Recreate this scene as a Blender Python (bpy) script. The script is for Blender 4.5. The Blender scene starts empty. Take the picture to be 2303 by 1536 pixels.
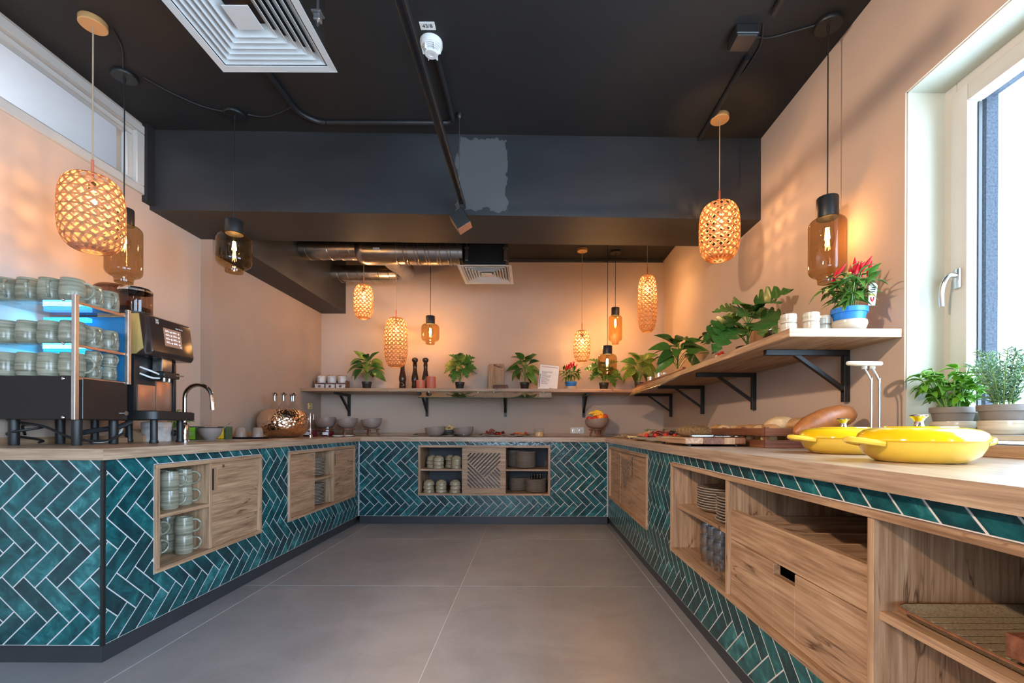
import bpy, bmesh, math, random
from mathutils import Vector, Matrix
PI = math.pi
S = bpy.context.scene
COL = S.collection

# ------------------------------------------------------------------ camera
F, H, VX, VY = 1024.0, 0.98, 1192.0, 964.0        # focal length in pixels, eye height, vanishing point
ROLL = 0.004
cd = bpy.data.cameras.new('camera'); cam = bpy.data.objects.new('camera', cd); COL.objects.link(cam)
cd.sensor_width = 36; cd.lens = 36 * F / 2303
cd.shift_x = -(VX - 1151.5) / 2303; cd.shift_y = (VY - 768) / 2303
cd.clip_start = 0.02
cam.matrix_world = Matrix.Translation((0, 0, H)) @ Matrix.Rotation(PI / 2, 4, 'X') @ Matrix.Rotation(ROLL, 4, 'Z')
S.camera = cam
# ------------------------------------------------------------------ world, daylight, exposure
W = bpy.data.worlds.new('world'); S.world = W; W.use_nodes = True
bg = W.node_tree.nodes['Background']; bg.inputs[0].default_value = (0.58, 0.78, 1.0, 1); bg.inputs[1].default_value = 12.0
def area(name, loc, rot, sx, sy, power, color, portal=False):
    l = bpy.data.lights.new(name, 'AREA'); l.shape = 'RECTANGLE'; l.size = sx; l.size_y = sy; l.energy = power; l.color = color
    if portal: l.cycles.is_portal = True
    o = bpy.data.objects.new(name, l); COL.objects.link(o); o.location = loc; o.rotation_euler = rot
    return o
def point(name, loc, power, color, r=0.03):
    l = bpy.data.lights.new(name, 'POINT'); l.energy = power; l.color = color; l.shadow_soft_size = r
    o = bpy.data.objects.new(name, l); COL.objects.link(o); o.location = loc
    return o
# daylight through the near window, an added rear one and one behind the camera
area('daylight_near_window', (1.90, 1.02, 1.66), (0, PI / 2, 0), 1.45, 1.75, 60, (0.80, 0.90, 1.0), True)
area('daylight_added_window', (1.85, -1.85, 1.3), (0, PI / 2, 0), 2.4, 2.8, 60, (0.80, 0.90, 1.0), True)
area('daylight_front_window', (-0.7, -3.97, 1.55), (-PI / 2, 0, 0), 2.0, 1.4, 60, (0.80, 0.90, 1.0), True)
# ceiling lamps of the room behind the camera
kl = bpy.data.lights.new('track_spot_key', 'SPOT'); kl.energy = 230; kl.color = (1.0, 0.74, 0.53); kl.spot_size = math.radians(84); kl.spot_blend = 0.6; kl.shadow_soft_size = 0.045
ko = bpy.data.objects.new('track_spot_key', kl); COL.objects.link(ko); ko.location = (-1.6, 0.15, 2.42)
ko.rotation_euler = (Vector((1.35, 2.1, 0.75)) - Vector(ko.location)).to_track_quat('-Z', 'Y').to_euler()
point('room_lamp_rear', (0.2, -1.6, 2.5), 7, (1.0, 0.78, 0.6), 0.12)
WARM = (1.0, 0.55, 0.23)
V = S.view_settings
S.display_settings.display_device = 'sRGB'
V.view_transform = 'Standard'; V.look = 'None'; V.gamma = 1.0; V.use_curve_mapping = False
V.exposure = 0.5
C = S.cycles
C.use_denoising = True; C.max_bounces = 6; C.diffuse_bounces = 3; C.glossy_bounces = 3; C.transmission_bounces = 4
C.use_adaptive_sampling = True; C.adaptive_threshold = 0.04; C.transparent_max_bounces = 12; C.sample_clamp_indirect = 4.0; C.caustics_reflective = False; C.caustics_refractive = False

# ------------------------------------------------------------------ helpers
def at(px, py, d):
    """metric point seen at pixel (px, py) of the photograph at depth d"""
    u, v = px - VX, py - VY
    return Vector(((u + ROLL * v) * d / F, d, H - (v - ROLL * u) * d / F))
class G:
    """collects shapes into one mesh"""
    def __init__(s): s.bm = bmesh.new()
    def box(s, x0, x1, y0, y1, z0, z1, b=0.0, seg=1):
        m = Matrix.Translation(((x0 + x1) / 2, (y0 + y1) / 2, (z0 + z1) / 2)) @ Matrix.Diagonal((abs(x1 - x0), abs(y1 - y0), abs(z1 - z0), 1))
        r = bmesh.ops.create_cube(s.bm, size=1, matrix=m)
        if b > 0:
            es = list({e for v in r['verts'] for e in v.link_edges})
            bmesh.ops.bevel(s.bm, geom=es, offset=b, segments=seg, profile=0.5, affect='EDGES')
        return s
    def prism(s, pts, axis, a, b):
        def mk(p, c):
            return {'z': (p[0], p[1], c), 'y': (p[0], c, p[1]), 'x': (c, p[0], p[1])}[axis]
        lo = [s.bm.verts.new(mk(p, a)) for p in pts]; hi = [s.bm.verts.new(mk(p, b)) for p in pts]
        n = len(pts); fs = [s.bm.faces.new(lo), s.bm.faces.new(hi)]
        for i in range(n): fs.append(s.bm.faces.new((lo[i], lo[(i + 1) % n], hi[(i + 1) % n], hi[i])))
        bmesh.ops.recalc_face_normals(s.bm, faces=fs)
        return s
    def lathe(s, prof, c=(0, 0, 0), seg=24, sx=1.0, sy=1.0):
        rings = []
        for r, z in prof:
            if r < 1e-6: rings.append([s.bm.verts.new((c[0], c[1], c[2] + z))])
            else: rings.append([s.bm.verts.new((c[0] + sx * r * math.cos(2 * PI * i / seg), c[1] + sy * r * math.sin(2 * PI * i / seg), c[2] + z)) for i in range(seg)])
        fs = []
        for a, b in zip(rings, rings[1:]):
            for i in range(seg):
                j = (i + 1) % seg
                if len(a) == 1 and len(b) == 1: break
                if len(a) == 1: fs.append(s.bm.faces.new((a[0], b[i], b[j])))
                elif len(b) == 1: fs.append(s.bm.faces.new((a[i], a[j], b[0])))
                else: fs.append(s.bm.faces.new((a[i], a[j], b[j], b[i])))
        bmesh.ops.recalc_face_normals(s.bm, faces=fs)
        return s
    def tube(s, pts, r, seg=8, caps=True):
        pts = [Vector(p) for p in pts]; n = len(pts)
        rr = r if isinstance(r, (list, tuple)) else [r] * n
        t0 = (pts[1] - pts[0]).normalized()
        up = Vector((0, 0, 1)) if abs(t0.z) < 0.9 else Vector((1, 0, 0))
        x = t0.cross(up).normalized(); rings = []
        for i, p in enumerate(pts):
            t = (pts[min(i + 1, n - 1)] - pts[max(i - 1, 0)]).normalized()
            x = (x - t * x.dot(t)).normalized(); y = t.cross(x)
            rings.append([s.bm.verts.new(p + rr[i] * (x * math.cos(2 * PI * k / seg) + y * math.sin(2 * PI * k / seg))) for k in range(seg)])
        fs = []
        for a, b in zip(rings, rings[1:]):
            for k in range(seg): fs.append(s.bm.faces.new((a[k], a[(k + 1) % seg], b[(k + 1) % seg], b[k])))
        if caps: fs += [s.bm.faces.new(rings[0]), s.bm.faces.new(rings[-1])]
        bmesh.ops.recalc_face_normals(s.bm, faces=fs)
        return s
    def ball(s, c, r, sx=1, sy=1, sz=1, u=12, v=8, rot=None):
        m = Matrix.Translation(c) @ (rot or Matrix.Identity(4)) @ Matrix.Diagonal((sx * r, sy * r, sz * r, 1))
        bmesh.ops.create_uvsphere(s.bm, u_segments=u, v_segments=v, radius=1, matrix=m)
        return s
    def quad(s, a, b, c, d):
        s.bm.faces.new([s.bm.verts.new(p) for p in (a, b, c, d)]); return s
    def xform(s, m):
        bmesh.ops.transform(s.bm, matrix=m, verts=s.bm.verts); return s
    def mesh(s, name, mat, smooth=True, ang=38):
        me = bpy.data.meshes.new(name); s.bm.to_mesh(me); s.bm.free()
        if mat: me.materials.append(mat)
        if smooth:
            me.polygons.foreach_set('use_smooth', [True] * len(me.polygons))
            me.set_sharp_from_angle(angle=math.radians(ang))
        return me
    def build(s, name, mat, parent=None, smooth=True, loc=(0, 0, 0), rot=(0, 0, 0), label=None):
        return put(name, s.mesh(name, mat, smooth), parent, loc, rot, label)
def put(name, me, parent=None, loc=(0, 0, 0), rot=(0, 0, 0), label=None):
    o = bpy.data.objects.new(name, me); COL.objects.link(o); o.location = loc; o.rotation_euler = rot
    if parent: o.parent = parent
    if label: o['label'] = label
    return o
def tag(o, label, cat, group=None):
    o['label'] = label; o['category'] = cat
    if group: o['group'] = group
    return o
def thing(name, label, cat, loc=(0, 0, 0), rz=0.0, group=None):
    o = bpy.data.objects.new(name, None); COL.objects.link(o); o.empty_display_size = 0.05
    o.location = loc; o.rotation_euler = (0, 0, rz)
    return tag(o, label, cat, group)
def struct(o):
    o['kind'] = 'structure'; return o
def dup(root, loc, rz=0.0, label=None, group=None, scale=1.0):
    r = root.copy(); COL.objects.link(r); r.location = loc; r.rotation_euler = (0, 0, rz); r.scale = (scale,) * 3
    if label: r['label'] = label
    if group: r['group'] = group
    for ch in list(root.children):
        c = ch.copy(); COL.objects.link(c); c.parent = r
        for g in list(ch.children):
            d = g.copy(); COL.objects.link(d); d.parent = c
    return r
def smoothline(pts, n=8):
    pts = [Vector(p) for p in pts]; out = []
    P = [pts[0]] + pts + [pts[-1]]
    for i in range(1, len(P) - 2):
        a, b, c, d = P[i - 1], P[i], P[i + 1], P[i + 2]
        for k in range(n):
            t = k / n
            out.append(0.5 * ((2 * b) + (c - a) * t + (2 * a - 5 * b + 4 * c - d) * t * t + (3 * b - a - 3 * c + d) * t ** 3))
    out.append(pts[-1]); return out
ORD = ['first', 'second', 'third', 'fourth', 'fifth', 'sixth', 'seventh', 'eighth', 'ninth', 'tenth', 'eleventh', 'twelfth', 'thirteenth', 'fourteenth', 'fifteenth', 'sixteenth', 'seventeenth']

# ------------------------------------------------------------------ materials
MT = {}
def nt(name):
    m = bpy.data.materials.new(name); m.use_nodes = True; MT[name] = m
    t = m.node_tree; return m, t, t.nodes['Principled BSDF']
def nod(t, typ, **k):
    n = t.nodes.new(typ)
    for a, v in k.items(): setattr(n, a, v)
    return n
def ramp(t, fac, stops):
    r = nod(t, 'ShaderNodeValToRGB'); e = r.color_ramp.elements
    while len(e) < len(stops): e.new(0.5)
    for i, (p, c) in enumerate(stops): e[i].position = p; e[i].color = (*c, 1)
    t.links.new(fac, r.inputs[0]); return r.outputs[0]
def coords(t, scale=(1, 1, 1), loc=None, jitter=False):
    tc = nod(t, 'ShaderNodeTexCoord'); mp = nod(t, 'ShaderNodeMapping')
    t.links.new(tc.outputs['Object'], mp.inputs[0]); mp.inputs['Scale'].default_value = scale
    if loc: mp.inputs['Location'].default_value = loc
    if jitter:
        oi = nod(t, 'ShaderNodeObjectInfo'); mu = nod(t, 'ShaderNodeMath', operation='MULTIPLY'); mu.inputs[1].default_value = 37.0
        t.links.new(oi.outputs['Random'], mu.inputs[0])
        cb = nod(t, 'ShaderNodeCombineXYZ')
        for i in range(3): t.links.new(mu.outputs[0], cb.inputs[i])
        t.links.new(cb.outputs[0], mp.inputs['Location'])
    return mp.outputs[0]
def noise(t, vec, scale, detail=4, rough=0.55, dist=0.0):
    n = nod(t, 'ShaderNodeTexNoise'); n.inputs['Scale'].default_value = scale; n.inputs['Detail'].default_value = detail
    n.inputs['Roughness'].default_value = rough; n.inputs['Distortion'].default_value = dist
    t.links.new(vec, n.inputs['Vector']); return n.outputs['Fac']
def bump(t, b, h, strength=0.2, dist=0.01):
    n = nod(t, 'ShaderNodeBump'); n.inputs['Strength'].default_value = strength; n.inputs['Distance'].default_value = dist
    t.links.new(h, n.inputs['Height']); t.links.new(n.outputs[0], b.inputs['Normal'])
def mixc(t, fac, a, b, mode='MIX'):
    n = nod(t, 'ShaderNodeMix', data_type='RGBA', blend_type=mode)
    for sock, v in ((n.inputs[0], fac), (n.inputs[6], a), (n.inputs[7], b)):
        if isinstance(v, bpy.types.NodeSocket): t.links.new(v, sock)
        else: sock.default_value = v if not isinstance(v, tuple) else (*v, 1)
    return n.outputs[2]
def sc(c, k): return tuple(x * k for x in c)
def plain(name, col, rough=0.5, metal=0.0, var=0.10, scale=9.0, bmp=0.0, spec=None, coat=0.0):
    m, t, b = nt(name); v = coords(t); f = noise(t, v, scale)
    t.links.new(ramp(t, f, [(0.3, sc(col, 1 - var)), (0.7, sc(col, 1 + var))]), b.inputs['Base Color'])
    b.inputs['Roughness'].default_value = rough; b.inputs['Metallic'].default_value = metal
    if spec is not None: b.inputs['Specular IOR Level'].default_value = spec
    if coat: b.inputs['Coat Weight'].default_value = coat; b.inputs['Coat Roughness'].default_value = 0.08
    if bmp: bump(t, b, noise(t, v, scale * 12, 3), bmp, 0.003)
    return m
def wood(name, axis, light, mid, dark, rough=0.45, cracks=True, sc_=1.0):
    m, t, b = nt(name); s = [11.0 * sc_] * 3; s['xyz'.index(axis)] = 0.9 * sc_
    v = coords(t, tuple(s)); f = noise(t, v, 2.2, 8, 0.62, 0.8)
    s2 = [52.0 * sc_] * 3; s2['xyz'.index(axis)] = 1.6 * sc_
    v2 = coords(t, tuple(s2)); f2 = noise(t, v2, 2.0, 5, 0.6, 0.3)
    c1 = ramp(t, f, [(0.28, dark), (0.46, mid), (0.68, light)])
    c2 = ramp(t, f2, [(0.34, (0.48, 0.41, 0.36)), (0.60, (1, 1, 1))])
    c = mixc(t, 0.75, c1, c2, 'MULTIPLY')
    if cracks:
        s3 = [4.5 * sc_] * 3; s3['xyz'.index(axis)] = 0.55 * sc_
        f3 = noise(t, coords(t, tuple(s3), (3.3, 1.7, 9.1)), 1.7, 3, 0.55, 1.6)
        k = ramp(t, f3, [(0.485, (1, 1, 1)), (0.5, (0.25, 0.2, 0.17)), (0.512, (1, 1, 1))])
        f4 = noise(t, coords(t), 2.6, 2)
        g = ramp(t, f4, [(0.52, (0, 0, 0)), (0.62, (1, 1, 1))])
        c = mixc(t, g, c, mixc(t, 1.0, c, k, 'MULTIPLY'))
    t.links.new(c, b.inputs['Base Color']); b.inputs['Roughness'].default_value = rough
    bump(t, b, f2, 0.12, 0.002)
    return m
OL, OM, OD = (0.62, 0.41, 0.26), (0.47, 0.29, 0.17), (0.27, 0.15, 0.085)
for ax in 'xyz': wood('oak_' + ax, ax, OL, OM, OD)
for ax in 'xy': wood('pale_oak_' + ax, ax, (0.60, 0.44, 0.31), (0.49, 0.345, 0.235), (0.34, 0.225, 0.15), 0.30, False)
wood('acacia_x', 'x', (0.32, 0.125, 0.06), (0.21, 0.075, 0.036), (0.10, 0.04, 0.02), 0.4, False)
wood('acacia_y', 'y', (0.32, 0.125, 0.06), (0.21, 0.075, 0.036), (0.10, 0.04, 0.02), 0.4, False)
wood('acacia_z', 'z', (0.36, 0.15, 0.07), (0.24, 0.09, 0.042), (0.12, 0.05, 0.024), 0.45, False)
wood('mango_z', 'z', (0.62, 0.38, 0.20), (0.50, 0.28, 0.14), (0.34, 0.18, 0.09), 0.5, False, 1.6)
wood('darkwood_z', 'z', (0.045, 0.025, 0.018), (0.028, 0.015, 0.011), (0.014, 0.008, 0.006), 0.22, False)
plain('wall_paint', (0.56, 0.425, 0.335), 0.85, var=0.04, scale=2.0, bmp=0.08)
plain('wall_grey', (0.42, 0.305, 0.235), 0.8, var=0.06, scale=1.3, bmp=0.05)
plain('reveal_white', (0.56, 0.56, 0.46), 0.75, var=0.03)
plain('white_room', (0.78, 0.78, 0.80), 0.9, var=0.02)
plain('ceiling_black', (0.0125, 0.012, 0.012), 0.75, var=0.12, scale=3, bmp=0.1)
plain('frame_white', (0.60, 0.57, 0.52), 0.35, var=0.02)
plain('black_metal', (0.012, 0.013, 0.014), 0.42, var=0.15)
plain('black_conduit', (0.016, 0.016, 0.018), 0.5, var=0.15)
plain('plinth_dark', (0.035, 0.038, 0.045), 0.38, var=0.1)
plain('grout', (0.66, 0.64, 0.64), 0.85, var=0.06, scale=30)
plain('chrome', (0.75, 0.72, 0.70), 0.09, 1.0, var=0.02)
plain('steel', (0.58, 0.57, 0.56), 0.28, 1.0, var=0.08, scale=20)
plain('brushed', (0.62, 0.60, 0.60), 0.38, 1.0, var=0.08, scale=30)
plain('galvanised', (0.48, 0.45, 0.42), 0.27, 1.0, var=0.16, scale=14)
plain('copper_panel', (0.50, 0.28, 0.19), 0.35, 0.7, var=0.04)
plain('gold_panel', (0.88, 0.58, 0.20), 0.28, 0.35, var=0.03)
plain('glossy_black', (0.010, 0.010, 0.012), 0.12, var=0.1)
plain('dark_brown_gloss', (0.035, 0.022, 0.018), 0.16, var=0.1)
plain('black_plastic', (0.016, 0.016, 0.017), 0.4, var=0.1)
plain('diffuser_white', (0.66, 0.67, 0.66), 0.45, var=0.03)
plain('white_plastic', (0.80, 0.79, 0.76), 0.35, var=0.02)
plain('paper', (0.82, 0.82, 0.84), 0.6, var=0.02)
plain('ink', (0.03, 0.03, 0.035), 0.7, var=0.1)
plain('ink_red', (0.55, 0.05, 0.04), 0.7, var=0.1)
plain('terracotta', (0.60, 0.16, 0.09), 0.42, var=0.06)
plain('taupe_glaze', (0.30, 0.235, 0.20), 0.45, var=0.08)
plain('dark_bowl', (0.09, 0.08, 0.075), 0.4, var=0.1)
plain('yellow_lid', (0.88, 0.55, 0.008), 0.10, var=0.03, coat=0.6)
plain('yellow_body', (0.90, 0.61, 0.07), 0.14, var=0.05, coat=0.6)
plain('blue_pot', (0.02, 0.20, 0.66), 0.4, var=0.05)
plain('soil', (0.035, 0.022, 0.014), 0.95, var=0.4, scale=60, bmp=0.6)
plain('pot_black', (0.022, 0.021, 0.020), 0.5, var=0.1)
plain('pot_grey', (0.20, 0.17, 0.15), 0.55, var=0.08)
plain('stem_green', (0.16, 0.30, 0.05), 0.5, var=0.15)
plain('chilli_red', (0.62, 0.015, 0.03), 0.2, var=0.15)
plain('banana', (0.88, 0.55, 0.05), 0.5, var=0.12)
plain('orange_fruit', (0.90, 0.34, 0.02), 0.45, var=0.1, bmp=0.2)
plain('apple_red', (0.50, 0.05, 0.03), 0.25, var=0.4, scale=14)
plain('tomato_red', (0.62, 0.04, 0.02), 0.25, var=0.2)
plain('pepper_orange', (0.82, 0.20, 0.015), 0.35, var=0.2)
plain('ham_pink', (0.60, 0.20, 0.15), 0.45, var=0.35, scale=40)
plain('salami_red', (0.36, 0.05, 0.04), 0.45, var=0.4, scale=60)
plain('herb_green', (0.07, 0.20, 0.03), 0.5, var=0.3)
plain('black_olive', (0.02, 0.018, 0.02), 0.2, var=0.2)
plain('cheese', (0.85, 0.62, 0.25), 0.5, var=0.1)
plain('jam', (0.10, 0.004, 0.015), 0.12, var=0.4)
plain('oats', (0.55, 0.38, 0.20), 0.8, var=0.4, scale=90, bmp=0.5)
plain('nut_brown', (0.24, 0.09, 0.04), 0.6, var=0.4, scale=60)
plain('crust', (0.56, 0.27, 0.095), 0.6, var=0.35, scale=20, bmp=0.5)
plain('crust_pale', (0.72, 0.45, 0.22), 0.65, var=0.25, scale=22, bmp=0.4)
plain('crust_dark', (0.40, 0.13, 0.035), 0.35, var=0.3, scale=16, bmp=0.3)
plain('crumb', (0.62, 0.47, 0.28), 0.9, var=0.2, scale=90, bmp=0.6)
plain('seeded', (0.30, 0.155, 0.055), 0.7, var=0.7, scale=120, bmp=0.9)
plain('tea_green_dark', (0.06, 0.10, 0.05), 0.5, var=0.3, scale=60)
plain('tea_green', (0.30, 0.68, 0.05), 0.5, var=0.05)
plain('tea_yellow', (0.90, 0.65, 0.02), 0.5, var=0.05)
plain('carton_tan', (0.45, 0.26, 0.14), 0.7, var=0.1)
plain('marble', (0.62, 0.60, 0.58), 0.3, var=0.3, scale=24)
plain('juice', (0.95, 0.35, 0.02), 0.1, var=0.05)
plain('cord_beige', (0.48, 0.34, 0.22), 0.8, var=0.1)
plain('canopy_wood', (0.66, 0.36, 0.14), 0.5, var=0.08)
plain('guard_edge', (0.03, 0.075, 0.055), 0.2, var=0.1)
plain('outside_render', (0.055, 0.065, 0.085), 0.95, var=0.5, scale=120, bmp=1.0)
plain('hopper_dark', (0.05, 0.03, 0.02), 0.5, var=0.4, scale=70)
plain('blue_panel', (0.03, 0.20, 0.42), 0.25, var=0.1)
plain('dark_back', (0.085, 0.085, 0.10), 0.7, var=0.1)
def glaze(name, a, b_, c, axis_scale=(1.2, 1.2, 26), rough=0.18):
    m, t, b = nt(name); v = coords(t, axis_scale, None, True); f = noise(t, v, 3.0, 6, 0.65, 0.25)
    t.links.new(ramp(t, f, [(0.3, c), (0.5, b_), (0.72, a)]), b.inputs['Base Color'])
    b.inputs['Roughness'].default_value = rough; bump(t, b, f, 0.12, 0.003)
glaze('mug_glaze', (0.42, 0.40, 0.31), (0.27, 0.26, 0.19), (0.12, 0.115, 0.08))
glaze('bowl_glaze', (0.52, 0.44, 0.30), (0.42, 0.34, 0.22), (0.26, 0.19, 0.11))
glaze('plate_glaze', (0.42, 0.34, 0.27), (0.31, 0.245, 0.19), (0.17, 0.12, 0.09), (3, 3, 20), 0.3)
plain('rim_highlight', (0.56, 0.48, 0.40), 0.3, var=0.1)  # paler tone stands in for the highlight along stacked plate rims
glaze('cup_beige', (0.66, 0.58, 0.46), (0.55, 0.47, 0.36), (0.38, 0.31, 0.22))
glaze('tray_glaze', (0.33, 0.27, 0.18), (0.26, 0.21, 0.135), (0.15, 0.10, 0.06), (60, 60, 60), 0.22)
def leafmat(name, a, b_, vein):
    m, t, b = nt(name); v = coords(t, (1, 1, 1), None, True)
    f = noise(t, v, 14, 4); w = nod(t, 'ShaderNodeTexWave', wave_type='BANDS', bands_direction='Y'); w.inputs['Scale'].default_value = 22; w.inputs['Distortion'].default_value = 3.0
    t.links.new(coords(t), w.inputs[0])
    c = mixc(t, ramp(t, w.outputs['Fac'], [(0.72, (0, 0, 0)), (0.95, (0.75, 0.75, 0.75))]), ramp(t, f, [(0.35, a), (0.65, b_)]), vein)
    t.links.new(c, b.inputs['Base Color']); b.inputs['Roughness'].default_value = 0.32
    out = t.nodes['Material Output']; tr = nod(t, 'ShaderNodeBsdfTranslucent'); t.links.new(c, tr.inputs[0])
    ms = nod(t, 'ShaderNodeMixShader'); ms.inputs[0].default_value = 0.25
    t.links.new(b.outputs[0], ms.inputs[1]); t.links.new(tr.outputs[0], ms.inputs[2]); t.links.new(ms.outputs[0], out.inputs[0])
leafmat('leaf_dark', (0.02, 0.085, 0.018), (0.05, 0.17, 0.03), (0.10, 0.25, 0.05))
leafmat('leaf_mid', (0.045, 0.16, 0.022), (0.11, 0.28, 0.04), (0.20, 0.36, 0.08))
leafmat('leaf_marbled', (0.03, 0.11, 0.018), (0.22, 0.34, 0.05), (0.34, 0.44, 0.10))
leafmat('leaf_bright', (0.09, 0.30, 0.02), (0.20, 0.50, 0.04), (0.28, 0.55, 0.08))
leafmat('leaf_grey', (0.10, 0.22, 0.10), (0.20, 0.36, 0.20), (0.28, 0.42, 0.26))
def tilemat():
    m, t, b = nt('teal_tile'); oi = nod(t, 'ShaderNodeObjectInfo'); v = coords(t, (1, 1, 1), None, True)
    f = noise(t, v, 13, 6, 0.62, 0.5); ad = nod(t, 'ShaderNodeMath', operation='MULTIPLY_ADD')
    ad.inputs[1].default_value = 0.24; t.links.new(oi.outputs['Random'], ad.inputs[0]); t.links.new(f, ad.inputs[2])
    s = nod(t, 'ShaderNodeMath', operation='SUBTRACT'); t.links.new(ad.outputs[0], s.inputs[0]); s.inputs[1].default_value = 0.12
    c = ramp(t, s.outputs[0], [(0.22, (0.006, 0.027, 0.036)), (0.45, (0.008, 0.058, 0.068)), (0.62, (0.012, 0.118, 0.130)), (0.85, (0.07, 0.30, 0.31))])
    t.links.new(c, b.inputs['Base Color']); b.inputs['Roughness'].default_value = 0.13
    bump(t, b, noise(t, v, 26, 3, 0.5), 0.45, 0.006)
tilemat()
def floormat():
    m, t, b = nt('floor_tile'); v = coords(t, (1, 1, 1), None, True); f = noise(t, v, 3.2, 8, 0.62, 0.6); g = noise(t, v, 60, 3)
    c = ramp(t, f, [(0.3, (0.260, 0.255, 0.262)), (0.7, (0.355, 0.350, 0.362))])
    t.links.new(c, b.inputs['Base Color']); t.links.new(ramp(t, g, [(0.3, (0.30, 0.30, 0.30)), (0.7, (0.42, 0.42, 0.42))]), b.inputs['Roughness'])
    bump(t, b, g, 0.06, 0.002)
floormat()
plain('floor_joint', (0.55, 0.53, 0.52), 0.8, var=0.05)
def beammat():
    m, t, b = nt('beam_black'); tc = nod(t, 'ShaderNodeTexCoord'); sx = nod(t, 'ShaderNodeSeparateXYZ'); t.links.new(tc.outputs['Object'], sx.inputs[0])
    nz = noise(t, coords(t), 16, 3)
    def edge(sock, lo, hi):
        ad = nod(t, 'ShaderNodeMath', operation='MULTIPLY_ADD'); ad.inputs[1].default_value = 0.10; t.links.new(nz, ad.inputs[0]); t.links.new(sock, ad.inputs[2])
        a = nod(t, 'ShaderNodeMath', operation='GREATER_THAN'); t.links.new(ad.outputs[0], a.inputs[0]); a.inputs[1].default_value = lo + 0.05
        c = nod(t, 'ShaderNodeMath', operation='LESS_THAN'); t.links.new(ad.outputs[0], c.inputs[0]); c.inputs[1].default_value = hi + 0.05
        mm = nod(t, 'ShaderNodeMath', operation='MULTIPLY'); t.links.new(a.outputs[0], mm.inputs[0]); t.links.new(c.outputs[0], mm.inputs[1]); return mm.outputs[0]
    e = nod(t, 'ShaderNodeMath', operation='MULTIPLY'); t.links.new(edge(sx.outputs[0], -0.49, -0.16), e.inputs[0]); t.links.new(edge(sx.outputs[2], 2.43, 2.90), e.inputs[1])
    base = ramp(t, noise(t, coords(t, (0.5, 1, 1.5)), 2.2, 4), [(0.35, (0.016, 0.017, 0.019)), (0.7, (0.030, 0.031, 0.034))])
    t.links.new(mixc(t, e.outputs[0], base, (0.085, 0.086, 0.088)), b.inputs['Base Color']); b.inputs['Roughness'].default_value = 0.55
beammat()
def glassmat(name, tint, gloss=0.09, rough=0.02, power=4.0):
    """thin pane or vessel wall: tinted see-through with a Fresnel reflection"""
    m, t, b = nt(name); t.nodes.remove(b); out = t.nodes['Material Output']
    tr = nod(t, 'ShaderNodeBsdfTransparent'); tr.inputs[0].default_value = (*tint, 1)
    gl = nod(t, 'ShaderNodeBsdfGlossy'); gl.inputs['Roughness'].default_value = rough
    lw = nod(t, 'ShaderNodeLayerWeight'); lw.inputs[0].default_value = 0.5
    pw = nod(t, 'ShaderNodeMath', operation='POWER'); t.links.new(lw.outputs['Facing'], pw.inputs[0]); pw.inputs[1].default_value = power
    ma = nod(t, 'ShaderNodeMath', operation='MULTIPLY_ADD'); ma.inputs[1].default_value = 0.75; ma.inputs[2].default_value = gloss; ma.use_clamp = True
    t.links.new(pw.outputs[0], ma.inputs[0]); ms = nod(t, 'ShaderNodeMixShader'); t.links.new(ma.outputs[0], ms.inputs[0])
    t.links.new(tr.outputs[0], ms.inputs[1]); t.links.new(gl.outputs[0], ms.inputs[2]); t.links.new(ms.outputs[0], out.inputs[0])
glassmat('clear_glass', (0.93, 0.95, 0.95), 0.03)
glassmat('tumbler_glass', (0.90, 0.93, 0.96), 0.16)
glassmat('window_glass', (0.96, 0.985, 1.0), 0.01, 0.01, 6.0)
glassmat('amber_glass', (0.78, 0.63, 0.41), 0.05)
glassmat('brown_glass', (0.68, 0.56, 0.41), 0.05)
glassmat('smoke_glass', (0.55, 0.42, 0.36), 0.05)
glassmat('guard_glass', (0.72, 0.80, 0.75), 0.30)
def hammered():
    m, t, b = nt('hammered_copper'); v = coords(t); vo = nod(t, 'ShaderNodeTexVoronoi'); vo.inputs['Scale'].default_value = 48; t.links.new(v, vo.inputs['Vector'])
    b.inputs['Base Color'].default_value = (0.92, 0.66, 0.47, 1); b.inputs['Metallic'].default_value = 1.0; b.inputs['Roughness'].default_value = 0.12
    bump(t, b, vo.outputs['Distance'], 0.8, 0.006)
hammered()
def cane():
    m, t, b = nt('cane'); v = coords(t); f = noise(t, v, 40, 3); out = t.nodes['Material Output']
    c = ramp(t, f, [(0.3, (0.64, 0.38, 0.18)), (0.7, (0.88, 0.62, 0.36))]); t.links.new(c, b.inputs['Base Color']); b.inputs['Roughness'].default_value = 0.6
    tr = nod(t, 'ShaderNodeBsdfTranslucent'); t.links.new(c, tr.inputs[0]); ms = nod(t, 'ShaderNodeMixShader'); ms.inputs[0].default_value = 0.72
    t.links.new(b.outputs[0], ms.inputs[1]); t.links.new(tr.outputs[0], ms.inputs[2]); t.links.new(ms.outputs[0], out.inputs[0])
cane()
def glow(name, col, st):
    m, t, b = nt(name); b.inputs['Base Color'].default_value = (*col, 1); b.inputs['Emission Color'].default_value = (*col, 1); b.inputs['Emission Strength'].default_value = st
glow('bulb_glow', (1.0, 0.72, 0.38), 26.0); glow('filament', (1.0, 0.66, 0.30), 60.0)
glow('screen_glow', (0.17, 0.09, 0.06), 0.8); glow('icon_glow', (0.75, 0.78, 0.85), 0.45); glow('led_blue', (0.03, 0.42, 1.0), 2.2)
# ------------------------------------------------------------------ room shell
XL, XLN, XR, YB, ZC = -2.41, -2.50, 1.54, 5.25, 2.93      # left wall, left wall near part, right wall, back wall, ceiling
YF = -4.0                                                   # front of the room behind the camera
WT, WB = 0.892, 0.846                                       # worktop top and underside
TLX, TBY, TRX = -1.745, 4.64, 0.795                         # tiled faces
TZ0, TZ1 = 0.085, WB
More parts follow.
